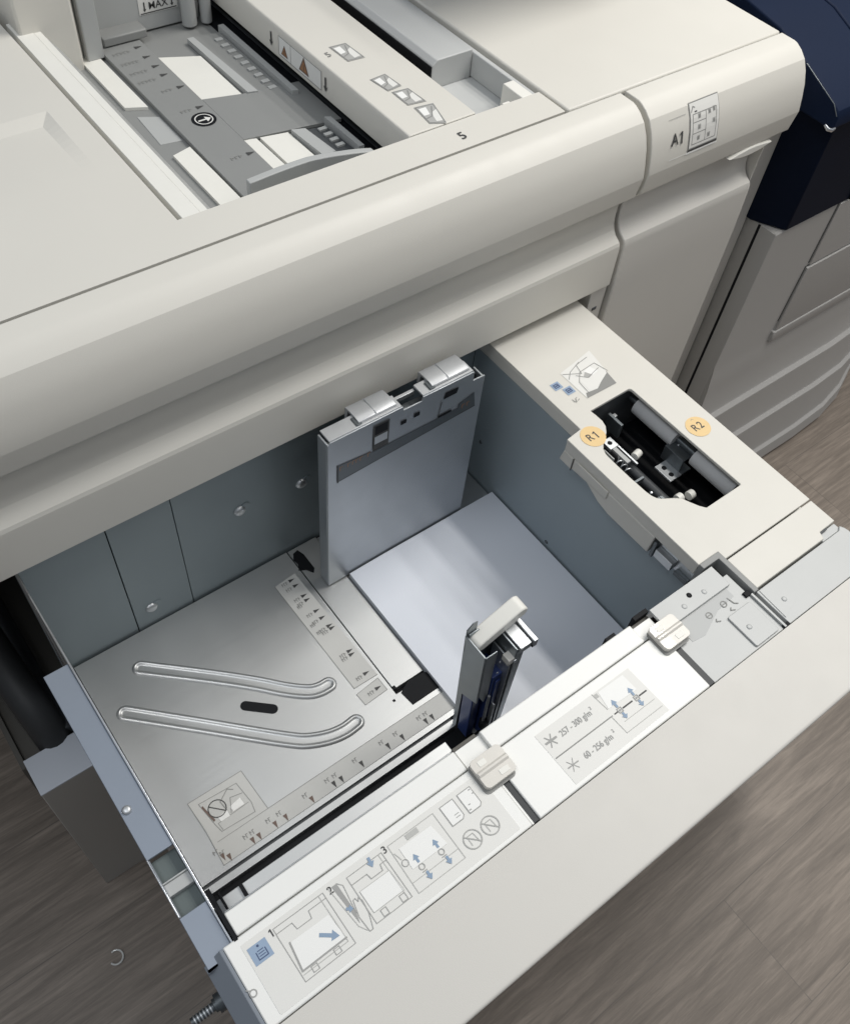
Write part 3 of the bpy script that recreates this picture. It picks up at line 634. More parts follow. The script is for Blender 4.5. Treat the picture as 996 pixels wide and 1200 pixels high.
for c, s in (((.6045, .3900), 'R1'), ((.7170, .3340), 'R2')):
    L_ = Lab((0, 0, ZP)); L_.disc(c, .0148, 'orange_dot', n=44, h=1, wob=.012); L_.text('R', (c[0]-.0045, c[1]), .0140, 'ink', h=2, sx=.9)
    if s == 'R1': L_.one((c[0]+.0045, c[1]), .0140, 'ink', h=2)
    else: L_.text('2', (c[0]+.0040, c[1]), .0140, 'ink', h=2, sx=.9)
    if s == 'R2': L_.line([(c[0]-.001, c[1]+.0105), (c[0]+.001, c[1]+.012), (c[0]+.003, c[1]+.0105)], .0005, 'ink_grey', h=2)
    L_.build('roller_tag', rc, 'orange round mark printed ' + s)
# front box : top plates
b = MB(); b.box(.0265, .2515, .1728, .1925, .655, ZP, 'white_plate'); b.build('rear_strip', D, bevel=.0012)
b = MB(); b.box(.2811, .4688, .1728, .1935, .655, ZP, 'white_plate'); b.build('rear_strip', D, bevel=.0012)
b = MB(); b.prism([(.0135, .1716), (.2570, .1716), (.2665, .1640), (.2665, .1040), (.0135, .1040)], 'z', .660, ZP, 'white_plate'); b.build('front_plate', D, 'white front plate with loading pictograms', bevel=.0012)
b = MB(); b.box(.2753, .4866, .1040, .1716, .660, ZP, 'white_plate'); b.build('front_plate', D, 'white front plate with paper weight sticker', bevel=.0012)
b = MB(); b.box(.2667, .2688, .1040, .1460, .655, ZP-.0012, 'white_plate'); b.build('slot_lip', D, bevel=.0004)
b = MB(); b.box(.2689, .2752, .1042, .1725, .645, ZP-.0022, 'slot_dark'); b.box(.2535, .2810, .1725, .1925, .640, .6800, 'white_plate'); b.box(.2535, .2790, .1930, .1965, .64, .678, 'brown_paint'); b.build('lever_slot', D, bevel=.0004)
b = MB(); b.box(.4867, .4944, .1042, .1725, .645, ZP-.0026, 'slot_dark'); b.box(.4700, .4940, .1740, .1900, .64, .6800, 'white_plate'); b.box(.4690, .4960, .1903, .1940, .64, .676, 'brown_paint'); b.build('lever_slot', D, bevel=.0004)
for x, y in ((.2690, .1610), (.4920, .1650)):
    b = MB(); b.prism(rrect(x-.0165, x+.0165, y-.0140, y+.0140, .0045), 'z', .6862, .6918, 'pad_plastic'); b.prism([(y-.0030, .6915), (y-.0008, .6936), (y+.0012, .6936), (y+.0034, .6915)], 'x', x-.0160, x+.0160, 'pad_plastic'); b.prism(rrect(x-.0100, x-.0020, y+.0050, y+.0105, .001), 'z', .6915, .6922, 'white_plastic'); b.prism(rrect(x+.001, x+.0110, y-.0110, y-.0055, .001), 'z', .6915, .6922, 'white_plastic'); b.build('lever_pad', D, 'translucent cream sliding lever pad', bevel=.0020, seg=3)
    b = MB(); b.prism(rrect(x-.0185, x+.0150, y-.0165, y+.0130, .0045), 'z', .6852, .6861, 'ink_grey'); b.build('lever_base', D)
# inner rail in front of the tray
b = MB(); b.box(.0290, .2790, .2050, .2262, .585, .6000, 'floor_steel'); b.box(.0290, .2790, .2020, .2049, .585, .640, 'steel'); b.box(.0290, .60, .1955, .2015, .43, .65, 'dark_grey'); b.box(.0330, .0350, .206, .230, .60, .606, 'black'); b.box(.0240, .0290, .2000, .235, .585, .612, 'black'); b.box(.0510, .0545, .2060, .2260, .6001, .6030, 'black')
b.build('front_rail', D, bevel=.0006)
b = MB(); b.box(.0232, .0262, .170, .200, .64, .6855, 'black'); b.build('corner_seal', D)
# mechanism plates on the right of the front box
b = MB(); b.box(.4945, .5960, .1040, .1800, .655, .6815, 'plate_steel'); b.build('mechanism_plate', D, 'galvanised base plate', bevel=.0006)
MAT['plate_paint'] = MAT['light_grey']
b = MB(); b.prism([(.4960, .1945), (.5866, .1945), (.5866, .1690), (.4960, .1800)] if False else [(.4965, .1945), (.5868, .1945), (.5868, .1690), (.4965, .1690)], 'z', .6818, ZP+.0005, 'plate_steel')
for x, y, m in ((.5420, .1837, 'black'), (.5577, .1778, 'plate_steel'), (.5285, .1774, 'plate_steel')): b.dome((x, y, ZP+.0005), (0, 0, 1), .0030, .0010, m)
b.build('top_bracket', D, 'bright bracket with three screws', bevel=.0006)
L_ = Lab((0, 0, .6815)); L_.slab([(.5090, .1680), (.5820, .1680), (.5820, .1580), (.5560, .1560), (.5250, .1440), (.5090, .1460)], 'adjust_sticker', .0003)
for c in ((.5440, .1570), (.5660, .1575)):
    L_.ring(c, .0032, .0010, 'ink_grey', 14); L_.line([(c[0]-.0035, c[1]), (c[0]+.0035, c[1])], .0008, 'ink_grey'); L_.line([(c[0]+.003, c[1]-.007), (c[0]+.001, c[1]-.009), (c[0]+.005, c[1]-.011)], .0010, 'ink_grey')
L_.line([(.574, .160), (.576, .152), (.579, .150)], .0011, 'ink_grey'); L_.build('adjust_label', D)
b = MB(); b.prism(rrect(.5565, .5895, .1060, .1445, .002), 'z', .6817, .6838, 'plate_steel'); b.dome((.5665, .1250, .6838), (0, 0, 1), .0030, .0011, 'plate_steel'); b.build('screw_plate', D, bevel=.0005)
b = MB(); b.prism([(.5775, .2030), (.6062, .2030), (.6062, .1480), (.6000, .1480), (.6000, .1965), (.5775, .1965)], 'z', .655, ZP+.0012, 'mid_grey'); b.box(.5882, .5998, .1500, .1960, .640, .670, 'black'); b.box(.5905, .5975, .149, .155, .671, .684, 'black'); b.build('corner_channel', D, 'dark grey angled channel', bevel=.0006)
b = MB(); b.box(.5962, .5985, .1040, .1490, .660, .6845, 'plate_steel'); b.box(.5986, .6040, .1040, .1478, .650, .6640, 'dark_grey'); b.box(.5955, .6040, .1035, .1075, .664, .6835, 'black'); b.build('slot_flange', D)
b = MB(); pts = [(.6042, .1040), (.7800, .1040), (.7800, .1200)] ; pts = [(.6042, .1040), (.7478, .1040), (.7478, .1420), (.7468, .1470), (.7440, .1515), (.7390, .1478), (.6042, .1478)]
b.prism(pts, 'z', .655, .6830, 'plate_steel'); b.build('end_strip', D, 'galvanised strip with rounded end at the right', bevel=.0006)
b = MB(); b.prism([(.6072, .1465), (.6322, .1440), (.6327, .1200), (.6060, .1110)], 'z', .6831, .6838, 'plate_steel'); b.dome((.6209, .1259, .6838), (0, 0, 1), .0030, .0011, 'plate_steel'); b.build('screw_plate', D)
# front panel : gently curved top, rounded outer edge, vertical face
b = MB(); pr = [(.1030, .60), (.1030, ZP), (.090, ZP+.0003), (.060, ZP-.0002), (.0290, ZP-.0011), (0.0262, ZP-0.0012), (0.0254, ZP-0.0013), (0.0246, ZP-0.0016), (0.0239, ZP-0.0021), (0.0234, ZP-0.0028), (0.0231, ZP-0.0036), (0.0230, ZP-0.0044), (.0231, ZP-.0100), (.0290, ZP-.016), (.0450, .60), (.0520, .11), (.1030, .11)]
b.prism(pr, 'x', .0135, .86, 'ivory_panel'); b.build('front_panel', D, 'long cream outer front of the drawer', angle=22)
b = MB(); b.box(.0140, .74, .104, .170, .42, .654, 'dark_grey'); b.build('front_core', D)
b = MB(); b.prism([(.0132, .6845), (.0132, .11), (-.004, .11), (-.004, .670), (.0105, .6845)], 'y', .0540, .1715, 'end_paint'); b.prism([(.0270, .6720), (.0539, .6800), (.0539, .11), (.0530, .11), (.0460, .60)], 'x', -.004, .0130, 'end_paint')
b.prism([(-.004, .110), (.0205, .110), (.0205, .676), (-.004, .676)], 'y', .1640, .1700, 'end_paint'); b.build('end_plate', D, 'blue grey end plate of the drawer front', bevel=.0008)
b = MB(); b.tube([(-.002, .166, .55), (-.0100, .166, .55)], .0085, 'dark_steel', 10); b.tube([(-.0100, .166, .55), (-.0125, .166, .55), (-.0130, .166, .55), (-.034, .166, .55)], [.0060, .0060, .0040, .0040], 'dark_steel', 12)
for i in range(6): b.tube([(-.015-.003*i, .166, .55), (-.0162-.003*i, .166, .55)], .0046, 'steel', 12)
b.build('lock_bolt', D, 'threaded steel bolt sticking out of the end plate')
# stickers on the front plates
L_ = Lab((0, 0, ZP)); G = 'ink_faint'; I = 'ink_label'
L_.slab(rrect(.0250, .2560, .1075, .1650, .0015), 'sticker', .0003)
L_.rect(.0274, .0430, .1455, .1598, 'blue_square', 2); L_.line([(.0320, .1535), (.0318, .1480), (.0395, .1480), (.0395, .1535)], .0008, 'ink_blue')
for i in range(3): L_.line([(.0335, .1500+.002*i), (.0380, .1500+.002*i)], .0006, 'ink_blue')
L_.disc((.0355, .1575), .0010, 'ink_blue', 10, 3)
L_.one((.0488, .1590), .0085, 'ink', h=3); L_.text('2', (.1018, .1585), .0085, 'ink', h=3); L_.text('3', (.1542, .1591), .0085, 'ink', h=3)
L_.line([(.0509, .1606), (.0960, .1606), (.0963, .1155), (.0514, .1153)], .0005, I, closed=True); L_.line([(.0509, .1560), (.0650, .1560), (.0660, .1500), (.0790, .1500), (.0800, .1560), (.0960, .1560)], .0005, I); L_.line([(.0920, .1600), (.0925, .1200), (.0530, .1200)], .0005, G)
L_.poly([(.0562, .1449), (.0907, .1447), (.0928, .1233), (.0541, .1230)], 'sheet_white', 2); L_.line([(.0562, .1449), (.0535, .1227), (.0928, .1230)], .0013, I)
L_.arrow((.0770, .1365), (.0895, .1270), .0030, 'blue_print')
for x in (.0600, .0800): L_.line([(x, .1170), (x+.005, .1170), (x+.005, .1215), (x, .1215)], .0005, I, closed=True)
L_.poly([(.1040, .1602), (.1085, .1602), (.1090, .1330), (.1070, .1250)], I, 2); L_.line([(.1010, .1610), (.1050, .1240), (.1090, .1175)], .0005, G); L_.line([(.1085, .1602), (.1120, .1560), (.1090, .1330)], .0005, I)
L_.arrow((.1040, .1400), (.1090, .1370), .0022, 'blue_print'); L_.line([(.1090, .1290), (.1120, .1420), (.1140, .1425), (.1150, .1390), (.1165, .1415), (.1180, .1380), (.1170, .1280), (.1130, .1160), (.1100, .1160), (.1090, .1290)], .0006, I)
L_.line([(.1174, .1590), (.1510, .1590), (.1513, .1173), (.1173, .1173)], .0005, I, closed=True); L_.line([(.1174, .1520), (.1320, .1520), (.1330, .1470), (.1440, .1470), (.1450, .1520), (.1510, .1520)], .0006, I); L_.line([(.1480, .1590), (.1480, .1173)], .0004, G)
L_.poly([(.1200, .1443), (.1483, .1440), (.1491, .1250), (.1202, .1250)], 'sheet_white', 2); L_.line([(.1200, .1443), (.1483, .1440), (.1491, .1250), (.1202, .1250)], .0004, G, closed=True); L_.arrow((.1400, .1620), (.1390, .1535), .0024, 'blue_print')
for x in (.1250, .1430): L_.line([(x, .1180), (x+.005, .1180), (x+.005, .1235), (x, .1235)], .0005, I, closed=True)
L_.line([(.1579, .1600), (.2039, .1600), (.2040, .1160), (.1571, .1160)], .0005, G, closed=True); L_.poly([(.1644, .1530), (.1967, .1530), (.1990, .1335), (.1640, .1335)], 'sheet_white', 2); L_.line([(.1579, .1250), (.2039, .1250)], .0004, G)
L_.rect(.1740, .1860, .1545, .1590, G, 2); L_.ring((.1620, .1410), .0028, .0006, I, 12); L_.line([(.1610, .1450), (.1590, .1520)], .0006, G)
for x in (.1712, .1910):
    L_.arrow((x, .1350), (x, .1430), .0022, 'blue_print'); L_.arrow((x+.001, .1260), (x+.001, .1185), .0022, 'blue_print'); L_.ring((x, .1310), .0024, .0007, I, 12); L_.line([(x-.002, .1270), (x+.002, .1270)], .0006, I)
for x in (.2112, .2296):
    L_.poly([(x, .1600), (x+.0134, .1600), (x+.0134, .1440), (x+.0110, .1417), (x, .1417)], 'sheet_white', 2); L_.line([(x, .1600), (x+.0134, .1600), (x+.0134, .1440), (x+.0110, .1417), (x, .1417)], .0007, I, closed=True)
L_.line([(.2180, .1480), (.2220, .1480)], .0006, I); L_.line([(.2180, .1455), (.2220, .1455)], .0006, I)
for q in ((.2405, .1580), (.2415, .1540), (.2330, .1480), (.2310, .1440)): L_.line([q, (q[0]+.0012, q[1])], .0009, I)
for c in ((.2180, .1240), (.2370, .1243)):
    L_.ring(c, .0078, .0009, 'ink_pale', 28); L_.line([(c[0]-.0055, c[1]+.0055), (c[0]+.0055, c[1]-.0055)], .0009, 'ink_pale'); L_.line([(c[0]-.003, c[1]-.004), (c[0]-.003, c[1]+.004), (c[0]+.003, c[1]+.004), (c[0]+.004, c[1]-.004)], .0005, 'ink_pale')
L_.build('loading_label', D, 'long sticker with three numbered loading pictures')
L_ = Lab((0, 0, ZP)); L_.ring((.0164, .1316), .0026, .0009, I, 14, 1); L_.disc((.0164, .1316), .0020, 'sheet_white', 12, 1); L_.line([(.0150, .1345), (.0130, .1360)], .0007, I, h=1); L_.build('plate_stud', D)
L_ = Lab((0, 0, ZP)); L_.slab([(.3185, .1617), (.4346, .1617), (.4366, .1095), (.3195, .1080)], 'floor_sticker' if False else 'sticker', .0003)
L_.poly([(.3943, .1599), (.4254, .1595), (.4262, .1413), (.3910, .1425)], 'sheet_white', 2)
L_.line([(.3210, .1354), (.3890, .1354)], .0010, 'ink_grey'); L_.line([(.3925, .1354), (.3965, .1354)], .0012, 'ink'); L_.line([(.4030, .1354), (.4140, .1354)], .0014, 'ink'); L_.line([(.4240, .1354), (.4323, .1354)], .0014, 'ink')
for x in (.3990, .4200):
    L_.arrow((x, .1385), (x, .1475), .0024, 'blue_print'); L_.arrow((x, .1325), (x, .1260), .0024, 'blue_print'); L_.line([(x-.0022, .1332), (x+.0022, .1332), (x+.0022, .1376), (x-.0022, .1376)], .0009, I, closed=True); L_.rect(x-.0009, x+.0009, .1345, .1363, I, 4)
L_.line([(.3880, .1354), (.3890, .1160), (.4340, .1160)], .0005, G); L_.line([(.3880, .1617), (.3900, .1425)], .0005, G); L_.line([(.3950, .1250), (.4330, .1250)], .0004, G)
for (cx, cy, th) in ((.3280, .1502, .0015), (.3293, .1225, .0008)):
    L_.line([(cx-.0055, cy), (cx+.0055, cy)], th*1.3, I)
    for s in (-1, 1): L_.line([(cx-.0035, cy-.0050*s), (cx+.0030, cy+.0050*s)], th*.65, I)
def weight(s, cx, cy): L_.text(s, (cx, cy), .0082, I, h=3, sx=.80); L_.text('2', (cx+.0205, cy+.0030), .0045, I, h=3)
weight('257 - 300 g/m', .3570, .1495); weight('60 - 256 g/m', .3590, .1218)
L_.rect(.3885, .3925, .1560, .1600, G, 2)
L_.build('weight_label', D, 'sticker with two paper weight ranges')

# rear guide (back stop)
b = MB(); y0 = .512
outer = [(.3330, .4520), (.5440, .4520), (.5440, .7120), (.3330, .7260)]
b.prism([(.3332, .4520), (.5440, .4520), (.5440, .7100), (.5270, .7105), (.5265, .7245), (.4560, .7250), (.4545, .7190), (.4300, .7195), (.4290, .7255), (.3370, .7255), (.3350, .7230), (.3332, .7230)], 'y', y0, y0+.0022, 'guide_steel')
b.box(.3332, .3355, y0+.0023, y0+.0190, .4520, .7230, 'guide_steel'); b.box(.5417, .5440, y0+.0023, y0+.0190, .4520, .7080, 'guide_steel'); b.box(.3358, .541, y0+.012, y0+.0185, .453, .705, 'dark_steel')
g = b.build('back_stop', D, 'tall galvanised rear paper guide', bevel=.0006)
b = MB(); b.box(.3370, .4285, y0+.0023, y0+.0205, .7235, .7258, 'clip_steel'); b.box(.4570, .5265, y0+.0023, y0+.0205, .7225, .7252, 'clip_steel'); b.box(.4290, .4566, y0+.0160, y0+.0200, .715, .721, 'steel'); b.build('top_flange', g, bevel=.0005)
for x0, x1 in ((.3760, .4240), (.4720, .5230)):
    b = MB()
    n = 8; prf = [(y0+.0165 + .0 + .016*math.sin(math.pi/2*i/n), .7260 + .0028*math.cos(math.pi/2*i/n)) for i in range(n+1)]
    b.prism([(y0+.0050, .7260), (y0+.0065, .7278), (y0+.0120, .7288)] + prf + [(y0+.0325, .7000), (y0+.0290, .7000), (y0+.0270, .7255)], 'x', x0, x1, 'clip_steel')
    b.box(x0+.022, x0+.0228, y0+.006, y0+.031, .7285, .7292, 'guide_steel'); b.box(x0-.004, x0+.003, y0+.004, y0+.016, .7258, .7272, 'dark_steel')
    b.build('guide_roller', g, bevel=.0006)
L_ = Lab((0, y0-.0001, 0), (1, 0, 0), (0, 0, 1))
L_.poly([(.3450, .6560), (.5355, .6650), (.5310, .6905), (.5090, .6830), (.5090, .6770), (.4110, .6770), (.3900, .6765), (.3880, .6790), (.3450, .6830)], 'dark_steel', 1)
L_.poly([(.3448, .6540), (.3465, .6540), (.3465, .6835), (.3448, .6835)], 'ink', 2); L_.line([(.3470, .6560), (.5350, .6660)], .0010, 'ink', h=2)
for x in (.3500, .3600, .3660, .3705, .3760, .3860, .5165, .5235): L_.line([(x-.0015, .6735), (x-.0015, .6785), (x+.0015, .6790)], .0010, 'warn_orange', h=2)
L_.rect(.3905, .4115, .6780, .7185, 'ink', 2); L_.rect(.3925, .4095, .6880, .7000, 'steel', 3); L_.rect(.3925, .4095, .7030, .7165, 'black', 3)
L_.rect(.4270, .4345, .6980, .7040, 'black', 2); L_.rect(.4445, .4525, .6995, .7055, 'black', 2)
L_.poly([(.4850, .7050), (.5035, .7050), (.5055, .7135), (.4870, .7145)], 'black', 2); L_.line([(.4830, .7020), (.4800, .6790)], .0010, 'ink', h=2); L_.rect(.4800, .4990, .6770, .6810, 'black', 3)
L_.build('guide_plate', g)
# front guide tower with the white roller
def taper(b):
    # the guide narrows towards its foot on the left side
    for v in b.bm.verts:
        t = 1-(v.co.z-.450)/.224; v.co.x = .3970-(.3970-v.co.x)*(1-.0135/.062*max(0, min(1, t)))
b = MB(); TX0, TX1, TY0, TY1, Zb, Zt_ = .3350, .3890, .2450, .2790, .450, .6740
b.prism([(TY0+.004, Zb+.115), (TY0+.004, Zt_), (TY1, Zt_), (TY1, Zb), (TY1-.006, Zb), (TY1-.008, Zb+.100)], 'x', TX0, TX0+.002, 'tower_steel'); b.prism([(TX0+.0021, Zb+.130), (TX0+.0021, Zt_-.003), (TX0+.0165, Zt_-.003), (TX0+.0165, Zb+.120), (TX0+.012, Zb+.105)], 'y', TY0+.004, TY0+.0055, 'tower_steel')
b.box(TX0+.0021, TX1-.010, TY1-.004, TY1-.002, Zb, Zt_+.004, 'tower_steel'); b.box(TX1-.0195, TX1-.0175, TY0-.004, TY1-.0041, Zb, Zt_-.008, 'tower_steel'); b.box(TX1-.0174, TX1+.0080, TY0+.006, TY1-.006, Zb, Zt_-.02, 'tower_steel')
b.box(TX1-.0230, TX1-.0210, TY0-.003, TY1-.010, Zb+.01, Zt_-.03, 'steel')
b.prism([(TX0-.0005, Zt_-.03), (TX0-.0005, Zt_+.012), (TX0+.006, Zt_+.020), (TX0+.012, Zt_+.018), (TX0+.012, Zt_-.03)], 'y', TY1-.0018, TY1-.0005, 'tower_steel')
taper(b); tw = b.build('front_guide', D, 'dark steel front paper guide standing at the edge of the paper', bevel=.0005)
b = MB(); b.box(TX0+.0005, TX0+.0135, TY0+.010, TY1-.0085, Zb+.005, Zb+.113, 'navy_plastic'); b.box(TX0+.0175, TX0+.0325, TY0+.003, TY1-.0045, Zb+.01, Zb+.160, 'navy_plastic'); b.box(TX0+.0215, TX0+.0285, TY0+.0010, TY0+.0029, Zb+.06, Zb+.150, 'navy_plastic'); taper(b); b.build('blue_insert', tw, bevel=.001)
b = MB(); n = 10; cap = []; R0 = .0075
A, B = Vector((TX0+.0100, Zt_-.006)), Vector((TX0+.0550, Zt_+.0125)); dd = (B-A).normalized(); qq = Vector((-dd.y, dd.x))
for c, s in ((B, 1), (A, -1)):
    for k in range(n+1):
        t = math.pi/2 - math.pi*k/n; cap.append(c + dd*math.cos(t)*R0*s + qq*math.sin(t)*R0*s)
b.prism([(p.x, p.y) for p in cap], 'y', TY0+.0170, TY1+.0005, 'white_plastic'); b.build('roller_arm', tw, 'white rounded arm on top of the guide', bevel=.0015, angle=30)
b = MB(); b.box(TX1-.0160, TX1-.0020, TY0-.0060, TY1-.014, Zt_-.0160, Zt_-.0060, 'steel'); b.box(TX1-.0010, TX1+.0040, TY0-.008, TY1-.012, Zt_-.0150, Zt_-.0030, 'steel'); b.box(TX1-.0020, TX1-.0010, TY0-.008, TY1-.012, Zt_-.0148, Zt_-.012, 'black')
b.box(TX0+.028, TX0+.036, TY0-.004, TY0+.006, Zt_-.034, Zt_-.024, 'pad_plastic'); b.dome((TX1-.018, TY0-.0045, Zt_-.030), (0, -1, 0), .0025, .0015, 'bright_steel'); b.build('guide_clip', tw, bevel=.0008)
b = MB(); b.tube([(TX0+.0170, TY0+.002, Zb+.045), (TX0+.0170, TY0+.002, Zb+.120)], .0018, 'steel', 10); b.tube([(TX0+.0170, TY0+.001, Zb+.040), (TX0+.0170, TY0+.001, Zb+.055)], .0055, 'black', 12)
b.box(TX0+.008, TX0+.024, TY0-.0105, TY0-.002, Zb+.030, Zb+.038, 'steel'); b.box(TX0+.0225, TX0+.0240, TY0-.004, TY0+.004, Zb+.04, Zb+.10, 'steel'); b.box(TX0+.006, TX0+.034, TY0-.006, TY0+.005, Zb+.0, Zb+.020, 'black')
for z in (.09, .13, .16, .185): b.dome((TX0+.026, TY0+.0055, Zb+z), (0, -1, 0), .0018, .0012, 'bright_steel')
taper(b); b.build('guide_spring', tw, bevel=.0004)
b = MB(); b.box(.4780, .4965, .1945, .1990, .664, .6830, 'black'); b.build('stop_tab', D)
b = MB(); b.box(.440, .452, .1940, .1975, .66, .682, 'black'); b.build('stop_tab', D)

# ------------------------------------------------------------------ paper stack in the drawer
b = MB()
nx, ny = 24, 6; X0, X1, Y0, Y1, z0 = .3635, .5975, .212, .5100, .4450
def pz(x, y): t = (x-X0)/(X1-X0); return .4565 + .0012*math.sin(t*math.pi)**2 + .0006*math.sin(t*9)
grid = [[b.bm.verts.new((X0+(X1-X0)*i/nx, Y0+(Y1-Y0)*j/ny, pz(X0+(X1-X0)*i/nx, 0))) for j in range(ny+1)] for i in range(nx+1)]
for i in range(nx):
    for j in range(ny):
        f = b.bm.faces.new((grid[i][j], grid[i+1][j], grid[i+1][j+1], grid[i][j+1])); f.material_index = b.mi('paper')
rim = [grid[i][0] for i in range(nx+1)] + [grid[nx][j] for j in range(1, ny+1)] + [grid[i][ny] for i in range(nx-1, -1, -1)] + [grid[0][j] for j in range(ny-1, 0, -1)]
low = [b.bm.verts.new((v.co.x - .0004*math.sin(v.co.y*31), v.co.y, z0)) for v in rim]
for i in range(len(rim)):
    j = (i+1) % len(rim); f = b.bm.faces.new((rim[i], rim[j], low[j], low[i])); f.material_index = b.mi('paper_edge')
f = b.bm.faces.new(low); f.material_index = b.mi('paper_edge')
ps = b.build('paper_stack', loc=(.48, .36, .445)); ps['label'] = 'stack of blank white paper lying in the open drawer'; ps['category'] = 'paper'

# ------------------------------------------------------------------ printer next to the feeder
Pn = thing('printer', (1.5, .85, 0), 'grey printer with navy blue top standing behind the ivory cabinet at the right', 'printer')
YP = .541; ZL = .6535
b = MB()
prof = [(.585, ZL), (YP+.002, ZL), (YP, ZL-.003), (YP, .385), (.538, .365), (.534, .330), (.530, .268), (.5275, .262), (.5195, .2555), (.5185, .250), (.5180, .163), (.5160, .157), (.5085, .1510), (.5075, .146), (.5060, .053), (.5040, .047), (.4975, .0415), (.4965, .036), (.4930, .012), (.62, .012), (.62, ZL)]
b.prism(prof, 'x', 1.1210, 1.50, 'printer_grey')
# curved right end of the skirt
def shear(p, t): return (p[0] + .085*t*t*(1 if p[0] < .61 else 0), p[1] + (.0 if p[1] > .3 else 0))
prev = prof; xs = [1.50, 1.60, 1.68, 1.75, 1.82]; 
for k in range(4):
    A_ = [b.bm.verts.new((xs[k], *shear(p, k/4*1.0))) for p in prof]; B_ = [b.bm.verts.new((xs[k+1], *shear(p, (k+1)/4*1.0))) for p in prof]
    for i in range(len(prof)):
        j = (i+1) % len(prof); f = b.bm.faces.new((A_[i], A_[j], B_[j], B_[i])); f.material_index = b.mi('printer_grey')
b.build('lower_body', Pn, 'light grey lower front with ridged skirt', angle=25)
b = MB(); b.box(1.1185, 1.1209, .5725, .62, .012, ZL, 'printer_grey'); b.box(1.1195, 1.1209, .5680, .5724, .012, ZL-.002, 'black'); b.prism([(1.1185, .5676), (1.1185, .5445), (1.1205, .5412), (1.1209, .5412), (1.1209, .5676)], 'z', .26, ZL, 'printer_grey'); b.build('corner_panel', Pn, bevel=.0006)
b = MB()
b.box(1.2670, 1.2695, YP-.0008, YP+.02, .5420, ZL-.001, 'gap'); b.box(1.2640, 1.2665, YP-.0008, YP+.02, .4190, .5330, 'gap'); b.box(1.2640, 1.90, YP-.0008, YP+.02, .5335, .5360, 'gap'); b.build('panel_gap', Pn)
b = MB(); b.prism([(YP+.002, .5345), (YP-.0045, .5330), (YP-.0045, .400), (YP-.002, .386), (YP+.002, .384)], 'x', 1.2667, 1.92, 'printer_grey'); b.build('tray_door', Pn, 'raised flat tray door', bevel=.0012)
b = MB(); b.prism([(YP+.002, ZL-.0004), (YP-.003, ZL-.0008), (YP-.003, .5372), (YP+.002, .5368)], 'x', 1.2698, 1.92, 'printer_grey'); b.build('upper_door', Pn, bevel=.0010)
b = MB(); b.prism([(.58, .40), (YP-.006, .398), (YP-.0075, .380), (YP-.004, .372), (.58, .370)], 'x', 1.262, 1.92, 'printer_grey'); b.build('tray_grip', Pn, bevel=.002)
b = MB()
b.prism([(1.112, .5835), (1.1385, .5380), (2.1, .5380), (2.1, 1.25), (1.112, 1.25)], 'z', ZL+.001, .8300, 'navy_dark'); b.build('navy_body', Pn, 'navy blue upper body', bevel=.002)
b = MB(); tp = [(.5220, .8320), (.5220, .8480), (.5255, .8560), (.5330, .8620), (.5800, .8830), (.6450, .9080), (.72, .920), (1.25, .925), (1.25, .832)]
b.prism(tp, 'x', 1.1000, 1.2100, 'navy'); b.prism([(y-.0004, z+.0004) for y, z in tp], 'x', 1.2108, 2.1, 'navy'); lid = b.build('lid', Pn, 'navy blue sloping lid', bevel=.0030, seg=3, angle=25)
b = MB(); b.tube([(1.0995, .5235, .8510), (1.0992, .5335, .8625), (1.0992, .5900, .8875)], .0006, 'dark_steel', 8); b.build('lid_trim', Pn)
b = MB(); b.tube([(1.090, .5290, .8400), (1.092, .5240, .8360), (1.098, .5215, .8340), (1.105, .5215, .8345)], [.0016, .0026, .0026, .0014], 'bright_steel', 10); b.build('lid_hook', Pn, 'small silver hook at the lid corner')
b = MB(); b.box(1.285, 1.2880, .5355, .56, ZL+.002, .820, 'black'); b.box(1.2, 1.9, .62, 1.2, .012, .60, 'dark_grey'); b.build('body_core', Pn)
b = MB(); b.tube([(1.292, .700, .925), (1.292, .700, .938)], .012, 'black', 16); b.tube([(1.30, .675, .923), (1.325, .670, .932), (1.345, .680, .926)], .004, 'black', 10); b.build('lid_knob', Pn)
b = MB(); b.box(1.80, 2.1, .72, 1.2, .0, .30, 'navy_dark'); b.build('base_unit', Pn, 'dark base behind the skirt', bevel=.004)

# ------------------------------------------------------------------ little clear ring on the floor
b = MB(); c = (-.0989, .4015, .0022); b.tube([(c[0]+.0095*math.cos(t), c[1]+.0095*math.sin(t), .0022) for t in [math.radians(200+14*i) for i in range(20)]], .0014, 'clear_plastic', 8)
r = b.build('plastic_ring', loc=(c[0], c[1], 0)); r['label'] = 'small broken clear plastic ring lying on the vinyl floor'; r['category'] = 'ring'

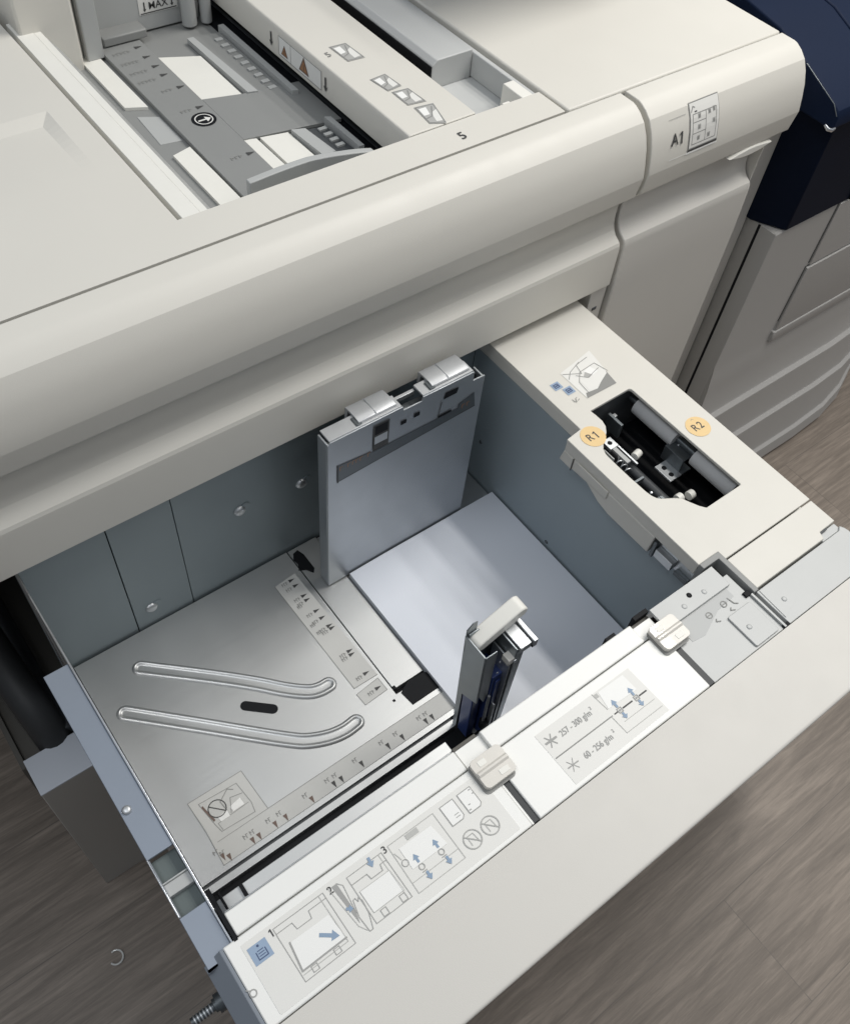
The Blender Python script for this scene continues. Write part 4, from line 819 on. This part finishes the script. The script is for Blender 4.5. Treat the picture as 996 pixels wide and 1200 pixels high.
# ------------------------------------------------------------------ light
W = bpy.data.worlds.new('World'); S.world = W; W.use_nodes = True
nt = W.node_tree; bg = nt.nodes['Background']
tc = nt.nodes.new('ShaderNodeTexCoord'); sp = nt.nodes.new('ShaderNodeSeparateXYZ'); rp = nt.nodes.new('ShaderNodeValToRGB')
nt.links.new(tc.outputs['Generated'], sp.inputs[0]); mr = nt.nodes.new('ShaderNodeMapRange'); mr.inputs['From Min'].default_value = -1
nt.links.new(sp.outputs['Z'], mr.inputs['Value']); nt.links.new(mr.outputs['Result'], rp.inputs['Fac']); nt.links.new(rp.outputs['Color'], bg.inputs['Color'])
e = rp.color_ramp.elements; e[0].position = .30; e[0].color = (.07, .065, .06, 1); e[1].position = .80; e[1].color = (.50, .54, .59, 1)
m_ = rp.color_ramp.elements.new(.5); m_.color = (.20, .207, .225, 1)
bg.inputs['Strength'].default_value = .60
def area(name, loc, sx, sy, power, col=(1, .965, .91), tgt=None):
    l = bpy.data.lights.new(name, 'AREA'); l.shape = 'RECTANGLE'; l.size = sx; l.size_y = sy; l.energy = power; l.color = col
    o = bpy.data.objects.new(name, l); COL.objects.link(o); o.location = loc
    if tgt: o.rotation_euler = (Vector(tgt)-Vector(loc)).to_track_quat('-Z', 'Y').to_euler()
    return o
for x in (1.35, 1.75, 2.15): area('ceiling_lamp', (x, .40, 2.75), .12, 1.25, 16)
area('ceiling_lamp', (-.6, .4, 2.75), .6, 1.2, 11, (.94, .97, 1))
area('ceiling_lamp', (.6, -.9, 2.9), 1.0, .6, 4.5)
area('ceiling_lamp', (2.9, -.6, 2.75), .3, 1.2, 14.5)  # added lamp to brighten the floor, not a known ceiling fitting

# ------------------------------------------------------------------ camera
R = ((.79587475, -.60035183, .07849247), (-.44936602, -.67258796, -.58795886), (.40577526, .43266976, -.80507349))
M = Matrix(((R[0][0], -R[1][0], -R[2][0], 0), (R[0][1], -R[1][1], -R[2][1], 0), (R[0][2], -R[1][2], -R[2][2], 1.45), (0, 0, 0, 1)))
cd = bpy.data.cameras.new('camera'); cam = bpy.data.objects.new('camera', cd); COL.objects.link(cam); cam.matrix_world = M
cd.sensor_fit = 'VERTICAL'; cd.sensor_height = 24; cd.lens = 24*1083.24/1200; cd.clip_start = .01; cd.clip_end = 100
S.camera = cam
S.view_settings.view_transform = 'Standard'; S.view_settings.look = 'None'; S.view_settings.exposure = 0; S.view_settings.gamma = 1
S.render.engine = 'CYCLES'
